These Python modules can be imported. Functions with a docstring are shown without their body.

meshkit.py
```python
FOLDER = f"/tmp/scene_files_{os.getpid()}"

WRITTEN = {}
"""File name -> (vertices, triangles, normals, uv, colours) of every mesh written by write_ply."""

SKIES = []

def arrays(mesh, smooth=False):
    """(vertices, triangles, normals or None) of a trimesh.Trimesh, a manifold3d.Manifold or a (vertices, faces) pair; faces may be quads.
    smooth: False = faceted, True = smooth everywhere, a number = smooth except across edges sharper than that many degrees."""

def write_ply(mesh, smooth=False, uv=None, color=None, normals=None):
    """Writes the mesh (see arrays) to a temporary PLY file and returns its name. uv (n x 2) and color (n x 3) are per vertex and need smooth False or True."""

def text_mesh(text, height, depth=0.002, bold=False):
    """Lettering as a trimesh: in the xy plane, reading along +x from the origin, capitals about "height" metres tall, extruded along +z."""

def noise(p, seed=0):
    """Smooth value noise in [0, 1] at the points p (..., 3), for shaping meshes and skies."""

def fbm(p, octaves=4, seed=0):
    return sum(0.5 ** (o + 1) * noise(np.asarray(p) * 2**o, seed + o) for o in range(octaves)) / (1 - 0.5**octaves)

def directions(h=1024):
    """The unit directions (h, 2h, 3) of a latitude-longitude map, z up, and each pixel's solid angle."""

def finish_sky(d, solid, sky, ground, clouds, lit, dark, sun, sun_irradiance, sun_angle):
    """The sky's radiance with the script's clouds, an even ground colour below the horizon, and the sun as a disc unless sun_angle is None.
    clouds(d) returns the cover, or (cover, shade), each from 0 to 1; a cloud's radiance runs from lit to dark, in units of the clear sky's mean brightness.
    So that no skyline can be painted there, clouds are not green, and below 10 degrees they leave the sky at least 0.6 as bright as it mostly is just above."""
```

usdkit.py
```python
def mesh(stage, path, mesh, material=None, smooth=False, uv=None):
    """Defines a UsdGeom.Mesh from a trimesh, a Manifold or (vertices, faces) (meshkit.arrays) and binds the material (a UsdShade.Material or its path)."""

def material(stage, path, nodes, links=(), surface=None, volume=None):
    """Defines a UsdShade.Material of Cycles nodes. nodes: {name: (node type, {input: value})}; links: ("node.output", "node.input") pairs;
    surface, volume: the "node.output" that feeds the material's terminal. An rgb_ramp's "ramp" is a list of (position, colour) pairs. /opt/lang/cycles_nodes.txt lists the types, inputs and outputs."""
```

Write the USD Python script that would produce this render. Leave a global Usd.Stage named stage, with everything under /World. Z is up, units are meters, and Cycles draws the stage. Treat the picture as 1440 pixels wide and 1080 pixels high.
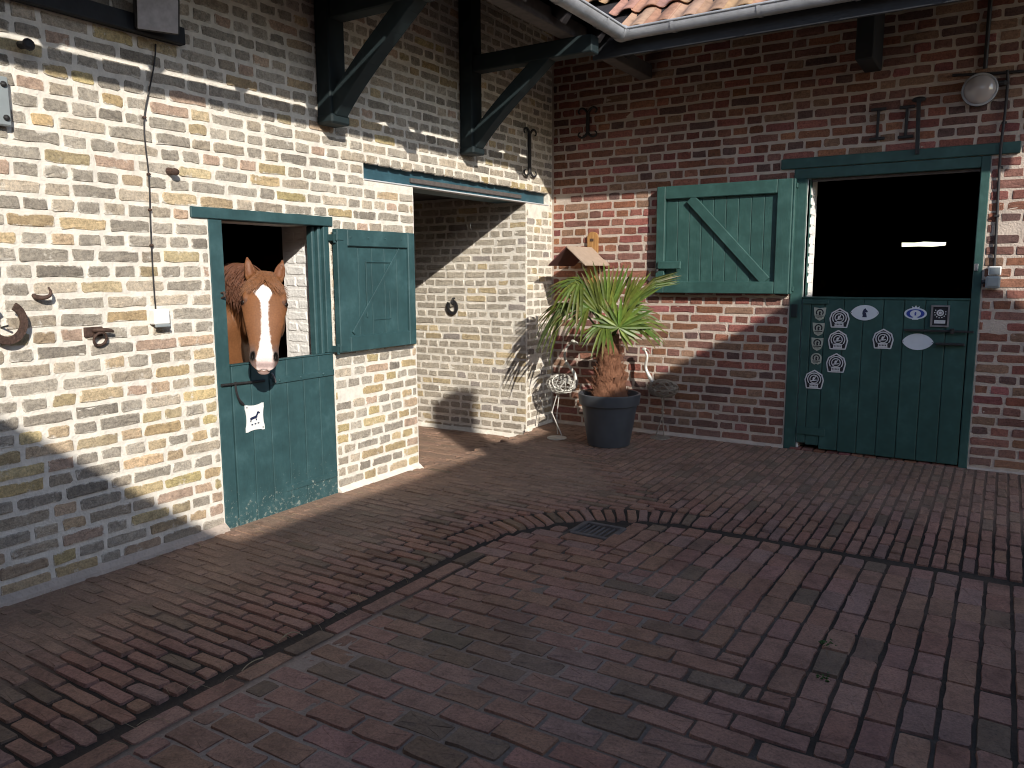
import math, numpy as np, trimesh, usdkit, meshkit, manifold3d
from shapely.geometry import Polygon, Point, box as _sbox, LineString
from shapely import affinity
from shapely.ops import unary_union
from pxr import Usd, UsdGeom, UsdLux, UsdShade, Gf, Sdf, Vt
stage = Usd.Stage.CreateInMemory()
UsdGeom.SetStageUpAxis(stage, UsdGeom.Tokens.z); UsdGeom.SetStageMetersPerUnit(stage, 1.0)
UsdGeom.Xform.Define(stage, '/World'); UsdGeom.Scope.Define(stage, '/World/Looks')
PI = math.pi
sbox = lambda x0, x1, z0, z1: _sbox(x0, z0, x1, z1)
A = np.array
# ---------------------------------------------------------------- camera
FPX, YAW, PITCH, ROLL = 1097.797, -0.561472, -0.141816, -0.0050815
CAM = A([3.904336, -6.973543, 1.55])
FW = A([math.sin(YAW)*math.cos(PITCH), math.cos(YAW)*math.cos(PITCH), math.sin(PITCH)])
_r = A([math.cos(YAW), -math.sin(YAW), 0]); _u = np.cross(_r, FW)
RT = _r*math.cos(ROLL) + _u*math.sin(ROLL); UP = -_r*math.sin(ROLL) + _u*math.cos(ROLL)
cam = UsdGeom.Camera.Define(stage, '/World/camera')
cam.CreateFocalLengthAttr(36*FPX/1440); cam.CreateHorizontalApertureAttr(36.0); cam.CreateVerticalApertureAttr(27.0)
cam.CreateClippingRangeAttr(Gf.Vec2f(0.05, 2000))
cam.AddTransformOp().Set(Gf.Matrix4d(*RT, 0, *UP, 0, *(-FW), 0, *CAM, 1))
EXPOSURE = 0.70
cam.CreateExposureAttr(EXPOSURE)
# ---------------------------------------------------------------- sky and sun
SUN = A([1.0, -0.75, 0.60]); SUN = SUN/np.linalg.norm(SUN)
SKY_STRENGTH, SUN_INTENSITY = 0.15, 0.82
sky_mat = usdkit.material(stage, '/World/Looks/sky_look', {
    's': ('sky_texture', {'sky_type': 'single_scattering', 'sun_disc': False, 'aerosol_density': .5, 'sun_elevation': math.asin(SUN[2]), 'sun_rotation': math.atan2(SUN[0], SUN[1])}),
    'b': ('background_shader', {'strength': SKY_STRENGTH})}, [('s.color', 'b.color')], surface='b.background')
dome = UsdLux.DomeLight.Define(stage, '/World/sky'); UsdShade.MaterialBindingAPI.Apply(dome.GetPrim()).Bind(sky_mat)
for k, v in (('label', 'clear daytime sky above the courtyard'), ('category', 'sky'), ('kind', 'structure')): dome.GetPrim().SetCustomDataByKey(k, v)
sun = UsdLux.DistantLight.Define(stage, '/World/sun')
sun.CreateNormalizeAttr(True); sun.CreateIntensityAttr(SUN_INTENSITY); sun.CreateAngleAttr(0.5); sun.CreateColorAttr(Gf.Vec3f(1.0, 0.94, 0.84))
_x = np.cross([0, 0, 1], SUN); _x /= np.linalg.norm(_x); _y = np.cross(SUN, _x)
sun.AddTransformOp().Set(Gf.Matrix4d(*_x, 0, *_y, 0, *SUN, 0, 0, 0, 0, 1))
# ---------------------------------------------------------------- helpers
NAMES = {}
def numbered(parent, name):
    n = NAMES.setdefault(parent, {}); i = n.get(name, 0); n[name] = i+1
    return f'{parent}/{name}' if i == 0 else f'{parent}/{name}_{i:03d}'
class Node:
    def __init__(s, path, prim, o): s.path, s.prim, s.o = path, prim, A(o, float)
def tag(prim, label=None, cat=None, group=None, kind=None):
    p = prim.prim if isinstance(prim, Node) else prim
    for k, v in (('label', label), ('category', cat), ('group', group), ('kind', kind)):
        if v: p.SetCustomDataByKey(k, v)
    return prim
def thing(name, label, cat, loc=(0, 0, 0), group=None, kind=None):
    path = numbered('/World', name); x = UsdGeom.Xform.Define(stage, path); x.AddTranslateOp().Set(Gf.Vec3d(*map(float, loc)))
    n = Node(path, x.GetPrim(), loc); tag(n, label, cat, group, kind); return n
def copy_of(src, name, label, loc, cat, group=None):
    path = numbered('/World', name); x = UsdGeom.Xform.Define(stage, path); x.AddTranslateOp().Set(Gf.Vec3d(*map(float, loc)))
    p = x.GetPrim(); p.GetReferences().AddInternalReference(src.path); p.SetInstanceable(True)
    return tag(Node(path, p, loc), label, cat, group)
def part(t, name, mesh, mat, smooth=False, tint=None, edge=None, label=None, kind=None, under=None):
    """adds a mesh given in world coordinates as a child of thing t (or of its part 'under')"""
    parent = under.path if under is not None else (t.path if t is not None else '/World')
    v, f = arr(mesh); v = v - (t.o if t is not None else 0)
    m = usdkit.mesh(stage, numbered(parent, name), trimesh.Trimesh(v, f, process=False) , mat, smooth=smooth) if tint is None else \
        usdkit.mesh(stage, numbered(parent, name), (v, f), mat, smooth=bool(smooth))
    api = UsdGeom.PrimvarsAPI(m)
    if tint is not None:
        tint = np.asarray(tint, np.float32)
        if tint.ndim == 1: tint = np.tile(tint, (len(v), 1))
        api.CreatePrimvar('tint', Sdf.ValueTypeNames.Color3fArray, 'vertex').Set(Vt.Vec3fArray.FromNumpy(tint))
    if edge is not None:
        api.CreatePrimvar('edge', Sdf.ValueTypeNames.FloatArray, 'vertex').Set(Vt.FloatArray.FromNumpy(np.asarray(edge, np.float32)))
    n = Node(str(m.GetPath()), m.GetPrim(), t.o if t is not None else (0, 0, 0)); tag(n, label, None, None, kind); return n
def arr(mesh):
    if hasattr(mesh, 'to_mesh'):
        m = mesh.to_mesh(); return A(m.vert_properties[:, :3], float), A(m.tri_verts, int)
    if isinstance(mesh, (tuple, list)): return A(mesh[0], float), A(mesh[1], int)
    return A(mesh.vertices, float), A(mesh.faces, int)
def cat(*ms):
    V, F, n = [], [], 0
    for m in ms:
        v, f = arr(m); V.append(v); F.append(f+n); n += len(v)
    return np.vstack(V), np.vstack(F)
Man = manifold3d.Manifold
def hull(pts):
    return arr(Man.hull_points(np.asarray(pts, float)))
def bx(x0, x1, y0, y1, z0, z1, b=0.003):
    lo, hi = A([min(x0, x1), min(y0, y1), min(z0, z1)], float), A([max(x0, x1), max(y0, y1), max(z0, z1)], float)
    b = min(b, 0.45*(hi-lo).min())
    if b <= 0:
        m = trimesh.creation.box(extents=hi-lo); m.apply_translation((lo+hi)/2); return arr(m)
    P = []
    for i in np.ndindex(2, 2, 2):
        c = np.where(A(i) == 0, lo, hi); s = np.where(A(i) == 0, 1, -1)
        for k in range(3):
            d = b*s.astype(float); d[k] = 0; P.append(c+d)
    return hull(P)
def beam(p, q, w, h, up=(0, 0, 1), b=0.004):
    """bevelled bar from p to q; w across, h along 'up'"""
    p, q = A(p, float), A(q, float); d = q-p; L = np.linalg.norm(d); d /= L
    s = np.cross(d, up); s /= np.linalg.norm(s); u = np.cross(s, d)
    v, f = bx(0, L, -w/2, w/2, -h/2, h/2, b)
    return p + v[:, :1]*d + v[:, 1:2]*s + v[:, 2:]*u, f
def tube(path, r, n=8, caps=True):
    P = A(path, float); m = len(P); R = np.broadcast_to(np.asarray(r, float), (m,))
    T = np.gradient(P, axis=0); T /= np.linalg.norm(T, axis=1)[:, None]+1e-12
    a = A([0, 0, 1.]) if abs(T[0][2]) < .9 else A([1., 0, 0]); N = np.cross(T[0], a); N /= np.linalg.norm(N)
    V = []
    for i in range(m):
        N = N - T[i]*(N@T[i]); N /= np.linalg.norm(N); B = np.cross(T[i], N)
        th = np.arange(n)/n*2*PI
        V.append(P[i] + R[i]*(np.cos(th)[:, None]*N + np.sin(th)[:, None]*B))
    V = np.vstack(V); F = []
    for i in range(m-1):
        for j in range(n):
            a0, a1 = i*n+j, i*n+(j+1) % n; F += [[a0, a1, a1+n], [a0, a1+n, a0+n]]
    if caps:
        V = np.vstack([V, P[:1], P[-1:]]); c0, c1 = m*n, m*n+1
        for j in range(n): F += [[c0, (j+1) % n, j], [c1, (m-1)*n+j, (m-1)*n+(j+1) % n]]
    return V, A(F)
def spline(pts, n=24):
    P = A(pts, float); t = np.r_[0, np.cumsum(np.linalg.norm(np.diff(P, axis=0), axis=1))]
    from scipy.interpolate import CubicSpline
    return CubicSpline(t, P)(np.linspace(0, t[-1], n)) if len(P) > 2 else P
def ext(poly, depth):
    gs = getattr(poly, 'geoms', [poly])
    return cat(*[trimesh.creation.extrude_polygon(g, depth, engine='earcut') for g in gs if not g.is_empty and g.area > 1e-9])
def place(mesh, o, ex, ey, ez):
    v, f = arr(mesh); ex, ey, ez = A(ex, float), A(ey, float), A(ez, float)
    v = A(o, float) + v[:, :1]*ex + v[:, 1:2]*ey + v[:, 2:3]*ez
    if np.dot(np.cross(ex, ey), ez) < 0: f = f[:, ::-1]
    return v, f
def lathe(prof, n=48, c=(0, 0, 0)):
    P = A(prof, float); th = np.arange(n)/n*2*PI; m = len(P)
    V = np.vstack([np.c_[P[i, 0]*np.cos(th), P[i, 0]*np.sin(th), np.full(n, P[i, 1])] for i in range(m)]) + A(c, float); F = []
    for i in range(m-1):
        for j in range(n):
            a0, a1 = i*n+j, i*n+(j+1) % n; F += [[a0, a1, a1+n], [a0, a1+n, a0+n]]
    return V, A(F)
def ball(c, r, sub=2):
    m = trimesh.creation.icosphere(subdivisions=sub); return m.vertices*A(r, float)+A(c, float), m.faces
def px(P):
    d = np.atleast_2d(P)-CAM; z = d@FW
    return np.c_[720+FPX*(d@RT)/z, 540-FPX*(d@UP)/z, z]
def ramp3(*st): return [(p, c) for p, c in st]
def mat(name, nodes, links, surface='p.BSDF'): return usdkit.material(stage, '/World/Looks/'+name, nodes, links, surface=surface)
def simple(name, col, rough=0.6, metal=0.0, var=0.15, scale=18, bump=0.0, bscale=120, spec=0.5):
    c = A(col, float)
    nodes = {'g': ('geometry', {}), 'n': ('noise_texture', {'scale': scale, 'detail': 5, 'roughness': .65}),
             'r': ('rgb_ramp', {'ramp': [(.3, tuple(c*(1-var))), (.7, tuple(np.minimum(c*(1+var), 1)))]}),
             'p': ('principled_bsdf', {'roughness': rough, 'metallic': metal, 'specular_ior_level': spec})}
    links = [('g.position', 'n.vector'), ('n.fac', 'r.fac'), ('r.color', 'p.base_color')]
    if bump:
        nodes['n2'] = ('noise_texture', {'scale': bscale, 'detail': 4}); nodes['b'] = ('bump', {'strength': bump, 'distance': .01})
        links += [('g.position', 'n2.vector'), ('n2.fac', 'b.height'), ('b.normal', 'p.normal')]
    return mat(name, nodes, links)
def brick_mat(name, smear, cut, sc=26, bump=.6, rough=.95, GRAIN=.9, splash=.55, dirt=(.26, .22, .185)):
    """tint primvar + grain, pits, and mortar smeared over rims and patches"""
    return mat(name, {
        'g': ('geometry', {}), 't': ('attribute', {'attribute': 'tint'}), 'e': ('attribute', {'attribute': 'edge'}),
        'n1': ('noise_texture', {'scale': sc, 'detail': 6, 'roughness': .75}), 'n2': ('noise_texture', {'scale': 95, 'detail': 5, 'roughness': .8}),
        'n3': ('noise_texture', {'scale': 11, 'detail': 6, 'roughness': .75}),
        'r1': ('rgb_ramp', {'ramp': [(.25, (.55, .54, .52)), (.5, (1, 1, 1)), (.8, (1.25, 1.22, 1.15))]}),
        'r2': ('rgb_ramp', {'ramp': [(.30, (.45, .44, .43)), (.46, (.92, .92, .92)), (.62, (1.25, 1.24, 1.2))]}),
        'm1': ('mix_color', {'blend_type': 'multiply', 'fac': 1., 'use_clamp': False}), 'm2': ('mix_color', {'blend_type': 'multiply', 'fac': GRAIN, 'use_clamp': False}),
        'es': ('math', {'math_type': 'multiply_add', 'value2': .15, 'value3': 0.}), 'ea': ('math', {'math_type': 'add'}),
        'rs': ('rgb_ramp', {'ramp': [(cut, (0, 0, 0)), (cut+.10, (1, 1, 1))]}), 'm3': ('mix_color', {'b': smear}),
        'z': ('separate_xyz', {}), 'zr': ('map_range', {'from_min': .0, 'from_max': .38, 'to_min': splash, 'to_max': 0., 'clamp': True}), 'n4': ('noise_texture', {'scale': 2.3, 'detail': 6, 'roughness': .7}), 'r4': ('rgb_ramp', {'ramp': [(.30, (.62, .61, .60)), (.5, (1, 1, 1)), (.7, (1.16, 1.15, 1.13))]}), 'zn': ('math', {'math_type': 'multiply'}), 'm4': ('mix_color', {'b': dirt}), 'm5': ('mix_color', {'blend_type': 'multiply', 'fac': .8, 'use_clamp': False}),
        'mb': ('math', {'math_type': 'add'}), 'b': ('bump', {'strength': bump, 'distance': .006}), 'p': ('principled_bsdf', {'roughness': rough, 'specular_ior_level': .25})},
        [('g.position', 'n1.vector'), ('g.position', 'n2.vector'), ('g.position', 'n3.vector'), ('n1.fac', 'r1.fac'), ('n2.fac', 'r2.fac'),
         ('t.color', 'm1.a'), ('r1.color', 'm1.b'), ('m1.result', 'm2.a'), ('r2.color', 'm2.b'),
         ('e.fac', 'es.value1'), ('es.value', 'ea.value1'), ('n3.fac', 'ea.value2'), ('ea.value', 'rs.fac'), ('rs.color', 'm3.fac'), ('m2.result', 'm3.a'),
         ('g.position', 'z.vector'), ('z.z', 'zr.value'), ('zr.result', 'zn.value1'), ('n1.fac', 'zn.value2'), ('g.position', 'n4.vector'), ('n4.fac', 'r4.fac'), ('m3.result', 'm5.a'), ('r4.color', 'm5.b'), ('m5.result', 'm4.a'), ('zn.value', 'm4.fac'), ('m4.result', 'p.base_color'), ('n1.fac', 'mb.value1'), ('n2.fac', 'mb.value2'), ('mb.value', 'b.height'), ('b.normal', 'p.normal')])
def paint_mat(name, col, wear=(.24, .27, .24), cut=.70, axis=(30, 30, 2.2), rough=.5, dirt=0.0):
    c = A(col, float)
    return mat(name, {
        'g': ('geometry', {}), 'mp': ('mapping', {'scale': axis}), 'n1': ('noise_texture', {'scale': 3.2, 'detail': 6, 'roughness': .7}),
        'n2': ('noise_texture', {'scale': 38, 'detail': 6, 'roughness': .8}), 'n3': ('noise_texture', {'scale': 5, 'detail': 7, 'roughness': .7}),
        'r1': ('rgb_ramp', {'ramp': [(.3, tuple(c*.72)), (.52, tuple(c)), (.75, tuple(np.minimum(c*1.35+.012, 1)))]}),
        'r2': ('rgb_ramp', {'ramp': [(cut, (0, 0, 0)), (cut+.03, (1, 1, 1))]}), 'm': ('mix_color', {'b': wear}),
        'z': ('separate_xyz', {}), 'rz': ('map_range', {'from_min': .0, 'from_max': .42, 'to_min': dirt, 'to_max': 0., 'clamp': True}), 'az': ('math', {'math_type': 'add'}),
        'b': ('bump', {'strength': .35, 'distance': .004}), 'p': ('principled_bsdf', {'roughness': rough, 'specular_ior_level': .4})},
        [('g.position', 'mp.vector'), ('mp.vector', 'n1.vector'), ('g.position', 'n2.vector'), ('g.position', 'n3.vector'), ('n3.fac', 'r1.fac'),
         ('g.position', 'z.vector'), ('z.z', 'rz.value'), ('rz.result', 'az.value1'), ('n2.fac', 'az.value2'), ('az.value', 'r2.fac'), ('r2.color', 'm.fac'),
         ('r1.color', 'm.a'), ('m.result', 'p.base_color'), ('n1.fac', 'b.height'), ('b.normal', 'p.normal')])
W_MORTAR, R_MORTAR = (.74, .69, .61), (.50, .42, .36)
LK = {
 'brick_pale': brick_mat('pale_brick', W_MORTAR, .60, bump=.9), 'brick_red': brick_mat('red_brick', R_MORTAR, .71, bump=.5),
 'mortar_white': simple('white_mortar', W_MORTAR, .97, var=.16, scale=14, bump=.55, bscale=70, spec=.2),
 'mortar_grey': simple('grey_mortar', R_MORTAR, .97, var=.16, scale=9, bump=.8, bscale=70, spec=.2),
 'limewash': simple('limewash', (.80, .78, .75), .95, var=.06, bump=.6, bscale=40, spec=.2),
 'paver': brick_mat('paver', (.13, .095, .075), .80, sc=9, bump=.5, rough=.66, splash=0.),
 'green_left': paint_mat('green_paint', (.032, .080, .087), dirt=.16), 'green_right': paint_mat('deep_green_paint', (.027, .076, .069), cut=.78),
 'green_dark': paint_mat('dark_green_paint', (.010, .020, .023), wear=(.03, .05, .05), cut=.80, rough=.75),
 'beam_blue': paint_mat('blue_green_paint', (.034, .088, .115), axis=(30, 2.2, 30), cut=.74),
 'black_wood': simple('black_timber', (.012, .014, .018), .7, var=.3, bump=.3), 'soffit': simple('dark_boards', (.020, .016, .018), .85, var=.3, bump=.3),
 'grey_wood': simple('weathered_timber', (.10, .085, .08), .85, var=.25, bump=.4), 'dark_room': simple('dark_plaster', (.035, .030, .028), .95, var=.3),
 'zinc': simple('zinc', (.38, .39, .41), .5, metal=.25, var=.22, scale=7, bump=.12, bscale=30), 'iron': simple('black_iron', (.018, .017, .018), .6, var=.4, bump=.4),
 'rust': simple('rusty_iron', (.085, .050, .038), .75, metal=.3, var=.45, scale=60, bump=.6), 'steel': simple('bright_steel', (.55, .55, .56), .35, metal=.9),
 'plastic_white': simple('white_plastic', (.80, .80, .78), .45, var=.03), 'plastic_grey': simple('grey_plastic', (.26, .29, .30), .5, var=.06), 'black_rubber': simple('black_cable', (.02, .018, .02), .55),
 'pine': mat('pine_wood', {'g': ('geometry', {}), 'mp': ('mapping', {'scale': (40, 40, 3)}), 'n': ('noise_texture', {'scale': 2.2, 'detail': 5, 'distortion': .6}),
     'r': ('rgb_ramp', {'ramp': [(.3, (.20, .095, .030)), (.55, (.40, .21, .075)), (.75, (.52, .30, .12))]}), 'p': ('principled_bsdf', {'roughness': .6})},
     [('g.position', 'mp.vector'), ('mp.vector', 'n.vector'), ('n.fac', 'r.fac'), ('r.color', 'p.base_color')]),
 'feeder_roof': simple('tan_roofing_felt', (.40, .30, .23), .9, var=.1, bump=.3), 'maroon': simple('maroon_wood', (.085, .030, .026), .8, var=.2),
 'pot': simple('charcoal_pot', (.060, .066, .076), .48, var=.18, scale=6, bump=.05), 'soil': simple('soil', (.05, .032, .022), 1., var=.4, bump=1.),
 'wire': simple('galvanised_wire', (.62, .60, .55), .5, metal=.35, var=.2), 'wire_rust': simple('weathered_wire', (.30, .26, .21), .6, metal=.3, var=.35, scale=50),
 'straw': simple('straw', (.34, .27, .16), .8), 'weed': simple('weed_leaf', (.06, .13, .03), .6),
 'tile': mat('clay_tile', {'g': ('geometry', {}), 't': ('attribute', {'attribute': 'tint'}), 'n1': ('noise_texture', {'scale': 14, 'detail': 6, 'roughness': .7}),
     'r1': ('rgb_ramp', {'ramp': [(.3, (.6, .58, .55)), (.55, (1, 1, 1)), (.8, (1.2, 1.15, 1.05))]}), 'm1': ('mix_color', {'blend_type': 'multiply', 'fac': 1., 'use_clamp': False}),
     'n2': ('noise_texture', {'scale': 5, 'detail': 7, 'roughness': .8}), 'r2': ('rgb_ramp', {'ramp': [(.62, (0, 0, 0)), (.70, (1, 1, 1))]}), 'm2': ('mix_color', {'b': (.17, .17, .05)}),
     'b': ('bump', {'strength': .5, 'distance': .006}), 'p': ('principled_bsdf', {'roughness': .9})},
     [('g.position', 'n1.vector'), ('g.position', 'n2.vector'), ('n1.fac', 'r1.fac'), ('t.color', 'm1.a'), ('r1.color', 'm1.b'), ('n2.fac', 'r2.fac'), ('r2.color', 'm2.fac'), ('m1.result', 'm2.a'),
      ('m2.result', 'p.base_color'), ('n1.fac', 'b.height'), ('b.normal', 'p.normal')]),
 'enamel': simple('white_enamel', (.62, .66, .72), .35, var=.04), 'navy': simple('navy_print', (.012, .02, .06), .5, var=.1), 'blue': simple('blue_enamel', (.025, .055, .33), .4, var=.1),
 'plaque_white': simple('plaque_white', (.60, .60, .62), .5, var=.08, scale=40), 'plaque_black': simple('plaque_black', (.010, .011, .016), .5, var=.2),
 'plaque_cream': simple('plaque_cream', (.40, .42, .36), .5, var=.12, scale=40), 'frame_silver': simple('silver_frame', (.25, .24, .25), .4, metal=.4),
 'lamp_glass': mat('lamp_glass', {'p': ('principled_bsdf', {'base_color': (.42, .38, .37), 'roughness': .12, 'coat_weight': .8})}, []),
}
leafy = mat('palm_leaf', {'g': ('geometry', {}), 't': ('attribute', {'attribute': 'tint'}), 'n': ('noise_texture', {'scale': 30, 'detail': 3}), 'r': ('rgb_ramp', {'ramp': [(.3, (.75, .75, .75)), (.7, (1.2, 1.2, 1.1))]}),
    'm': ('mix_color', {'blend_type': 'multiply', 'fac': 1., 'use_clamp': False}), 'p': ('principled_bsdf', {'roughness': .42}), 'tr': ('translucent_bsdf', {}), 'x': ('mix_closure', {'fac': .28})},
    [('g.position', 'n.vector'), ('n.fac', 'r.fac'), ('t.color', 'm.a'), ('r.color', 'm.b'), ('m.result', 'p.base_color'), ('m.result', 'tr.color'), ('p.BSDF', 'x.closure1'), ('tr.BSDF', 'x.closure2')], surface='x.closure')
fibre = mat('palm_fibre', {'g': ('geometry', {}), 'mp': ('mapping', {'scale': (60, 60, 14)}), 'n': ('noise_texture', {'scale': 2.4, 'detail': 6, 'roughness': .8}),
    'r': ('rgb_ramp', {'ramp': [(.3, (.10, .040, .022)), (.55, (.27, .12, .065)), (.8, (.42, .23, .13))]}), 'b': ('bump', {'strength': 1., 'distance': .02}), 'p': ('principled_bsdf', {'roughness': .95})},
    [('g.position', 'mp.vector'), ('mp.vector', 'n.vector'), ('n.fac', 'r.fac'), ('r.color', 'p.base_color'), ('n.fac', 'b.height'), ('b.normal', 'p.normal')])
coat = mat('horse_coat', {'g': ('geometry', {}), 't': ('attribute', {'attribute': 'tint'}), 'n': ('noise_texture', {'scale': 90, 'detail': 4}), 'r': ('rgb_ramp', {'ramp': [(.3, (.86, .86, .86)), (.7, (1.1, 1.1, 1.1))]}),
    'm': ('mix_color', {'blend_type': 'multiply', 'fac': 1., 'use_clamp': False}), 'b': ('bump', {'strength': .15, 'distance': .004}), 'p': ('principled_bsdf', {'roughness': .55, 'specular_ior_level': .35})},
    [('g.position', 'n.vector'), ('n.fac', 'r.fac'), ('t.color', 'm.a'), ('r.color', 'm.b'), ('m.result', 'p.base_color'), ('n.fac', 'b.height'), ('b.normal', 'p.normal')])
eye_look = mat('horse_eye', {'p': ('principled_bsdf', {'base_color': (.012, .007, .005), 'roughness': .08})}, [])
mane_look = simple('chestnut_hair', (.175, .072, .028), .6, var=.3, scale=60)
# ---------------------------------------------------------------- bricks
def courses(u0, u1, z0, z1, pitch, SL, HL, joint, holes, rng, mix=.14, drop=0.0):
    """list of (u, z, w, h) for alternating stretcher and header courses, cut at rectangular holes"""
    out = []; n = int((z1-z0)/pitch)
    for k in range(n):
        za, zb = z0+k*pitch, z0+(k+1)*pitch; iv = [(u0, u1)]
        for (a, b, c, d) in holes:
            if min(zb, d)-max(za, c) > .35*pitch:
                iv = [s for (p, q) in iv for s in ((p, min(q, a)), (max(p, b), q)) if s[1]-s[0] > .03]
        stretch = (k % 2 == 0); u = u0 - rng.uniform(0, .25) if k % 4 < 2 else u0 - .06 - rng.uniform(0, .2)
        while u < u1:
            L = (SL if rng.random() < (1-mix if stretch else .06+.3*mix) else HL)*rng.uniform(.94, 1.05)
            for (p, q) in iv:
                a, b = max(u, p), min(u+L, q)
                if q-b < .05 and b < q: b = q
                if a > p and a-p < .05: a = p if b < q else a
                if b-a > .035 and rng.random() >= drop:
                    out.append(((a+b)/2, (za+zb)/2+rng.normal(0, .0015), b-a-joint*rng.uniform(.7, 1.3), pitch-joint*rng.uniform(.8, 1.25)))
            u += L
    seen, res = [], []
    for o in sorted(out, key=lambda o: (round(o[1]/pitch), o[0])):
        if res and abs(res[-1][1]-o[1]) < pitch*.5 and o[0]-o[2]/2 < res[-1][0]+res[-1][2]/2: continue
        res.append(o)
    return res
def brick(c, rng, jit, proud, ch=.006):
    """irregular chamfered face: local (u, z, depth), faces, edge value"""
    u, z, w, h = c; k = min(.2*h, .008)*rng.uniform(.3, 1.4); a, b = w/2, h/2
    O = A([[-a+k, -b], [0, -b], [a-k, -b], [a, -b+k], [a, b-k], [a-k, b], [0, b], [-a+k, b], [-a, b-k], [-a, -b+k]])
    if w > .15: O = np.vstack([O[:1], [[-a*.45, -b]], [[a*.45, -b]], O[2:6], [[a*.45, b]], [[-a*.45, b]], O[7:]])
    n = len(O); O = O + rng.normal(0, jit, O.shape)
    s = 1-ch/A([a, b]); I = O*s + rng.normal(0, jit*.4, O.shape); s2 = 1-np.minimum(.024, .45*b)/A([a, b]); J = O*s2
    d = proud*rng.uniform(.5, 1.4); tx, tz = rng.normal(0, .010), rng.normal(0, .02)
    D = lambda Q, e: np.c_[Q+[u, z], e + Q[:, 0]*tx + Q[:, 1]*tz]
    V = np.vstack([D(O, np.full(n, -.008)), D(I, d*rng.uniform(.75, 1, n)), D(J, d+rng.normal(0, .0012, n)), D(np.zeros((1, 2)), np.full(1, d))])
    i = np.arange(n); j = (i+1) % n
    F = np.vstack([np.c_[i, j, j+n], np.c_[i, j+n, i+n], np.c_[i+n, j+n, j+2*n], np.c_[i+n, j+2*n, i+2*n], np.c_[i+2*n, j+2*n, np.full(n, 3*n)]])
    E = np.r_[np.full(n, 1.), np.full(n, .75), np.zeros(n+1)]
    return V, F, E
def lay(t, cells, to3d, mat_, pick, rng, jit, proud, name='brick', limit=300, ch=.006, zfun=None):
    """every brick a part of its own for the 'limit' that show largest, the rest one stuff part"""
    made = []
    for c in cells:
        V, F, E = brick(c, rng, jit, proud, ch); P = to3d(V); q = px(P); ok = (q[:, 2] > .2).all()
        area = 0
        if ok:
            inside = ((q[:, 0] > -20) & (q[:, 0] < 1460) & (q[:, 1] > -20) & (q[:, 1] < 1100)).mean()
            area = np.ptp(q[:, 0])*np.ptp(q[:, 1])*inside
        made.append((area, P, F, E, pick(c, rng)))
    made.sort(key=lambda m: -m[0])
    for a, P, F, E, col in made[:limit]: part(t, name, (P, F), mat_, tint=col, edge=E)
    rest = made[limit:]
    if rest:
        V, F = cat(*[(P, F) for _, P, F, _, _ in rest])
        part(t, name+'work', (V, F), mat_, tint=np.vstack([np.tile(c, (len(P), 1)) for _, P, _, _, c in rest]), edge=np.concatenate([e for *_, e, _ in rest]), kind='stuff')
def slab(poly, to3d, depth):
    """polygon in wall coordinates (u, z) -> prism from depth -depth to 0"""
    v, f = ext(poly, depth); P = to3d(np.c_[v[:, :2], v[:, 2]-depth]); 
    n = np.cross(P[f[:, 1]]-P[f[:, 0]], P[f[:, 2]]-P[f[:, 0]])
    m = trimesh.Trimesh(P, f, process=True); m.fix_normals(); return arr(m)
left3 = lambda V: np.c_[V[:, 2], V[:, 0], V[:, 1]]                 # u = y, depth along +x
right3 = lambda V: np.c_[V[:, 0], -V[:, 2], V[:, 1]]               # u = x, depth along -y
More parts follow.
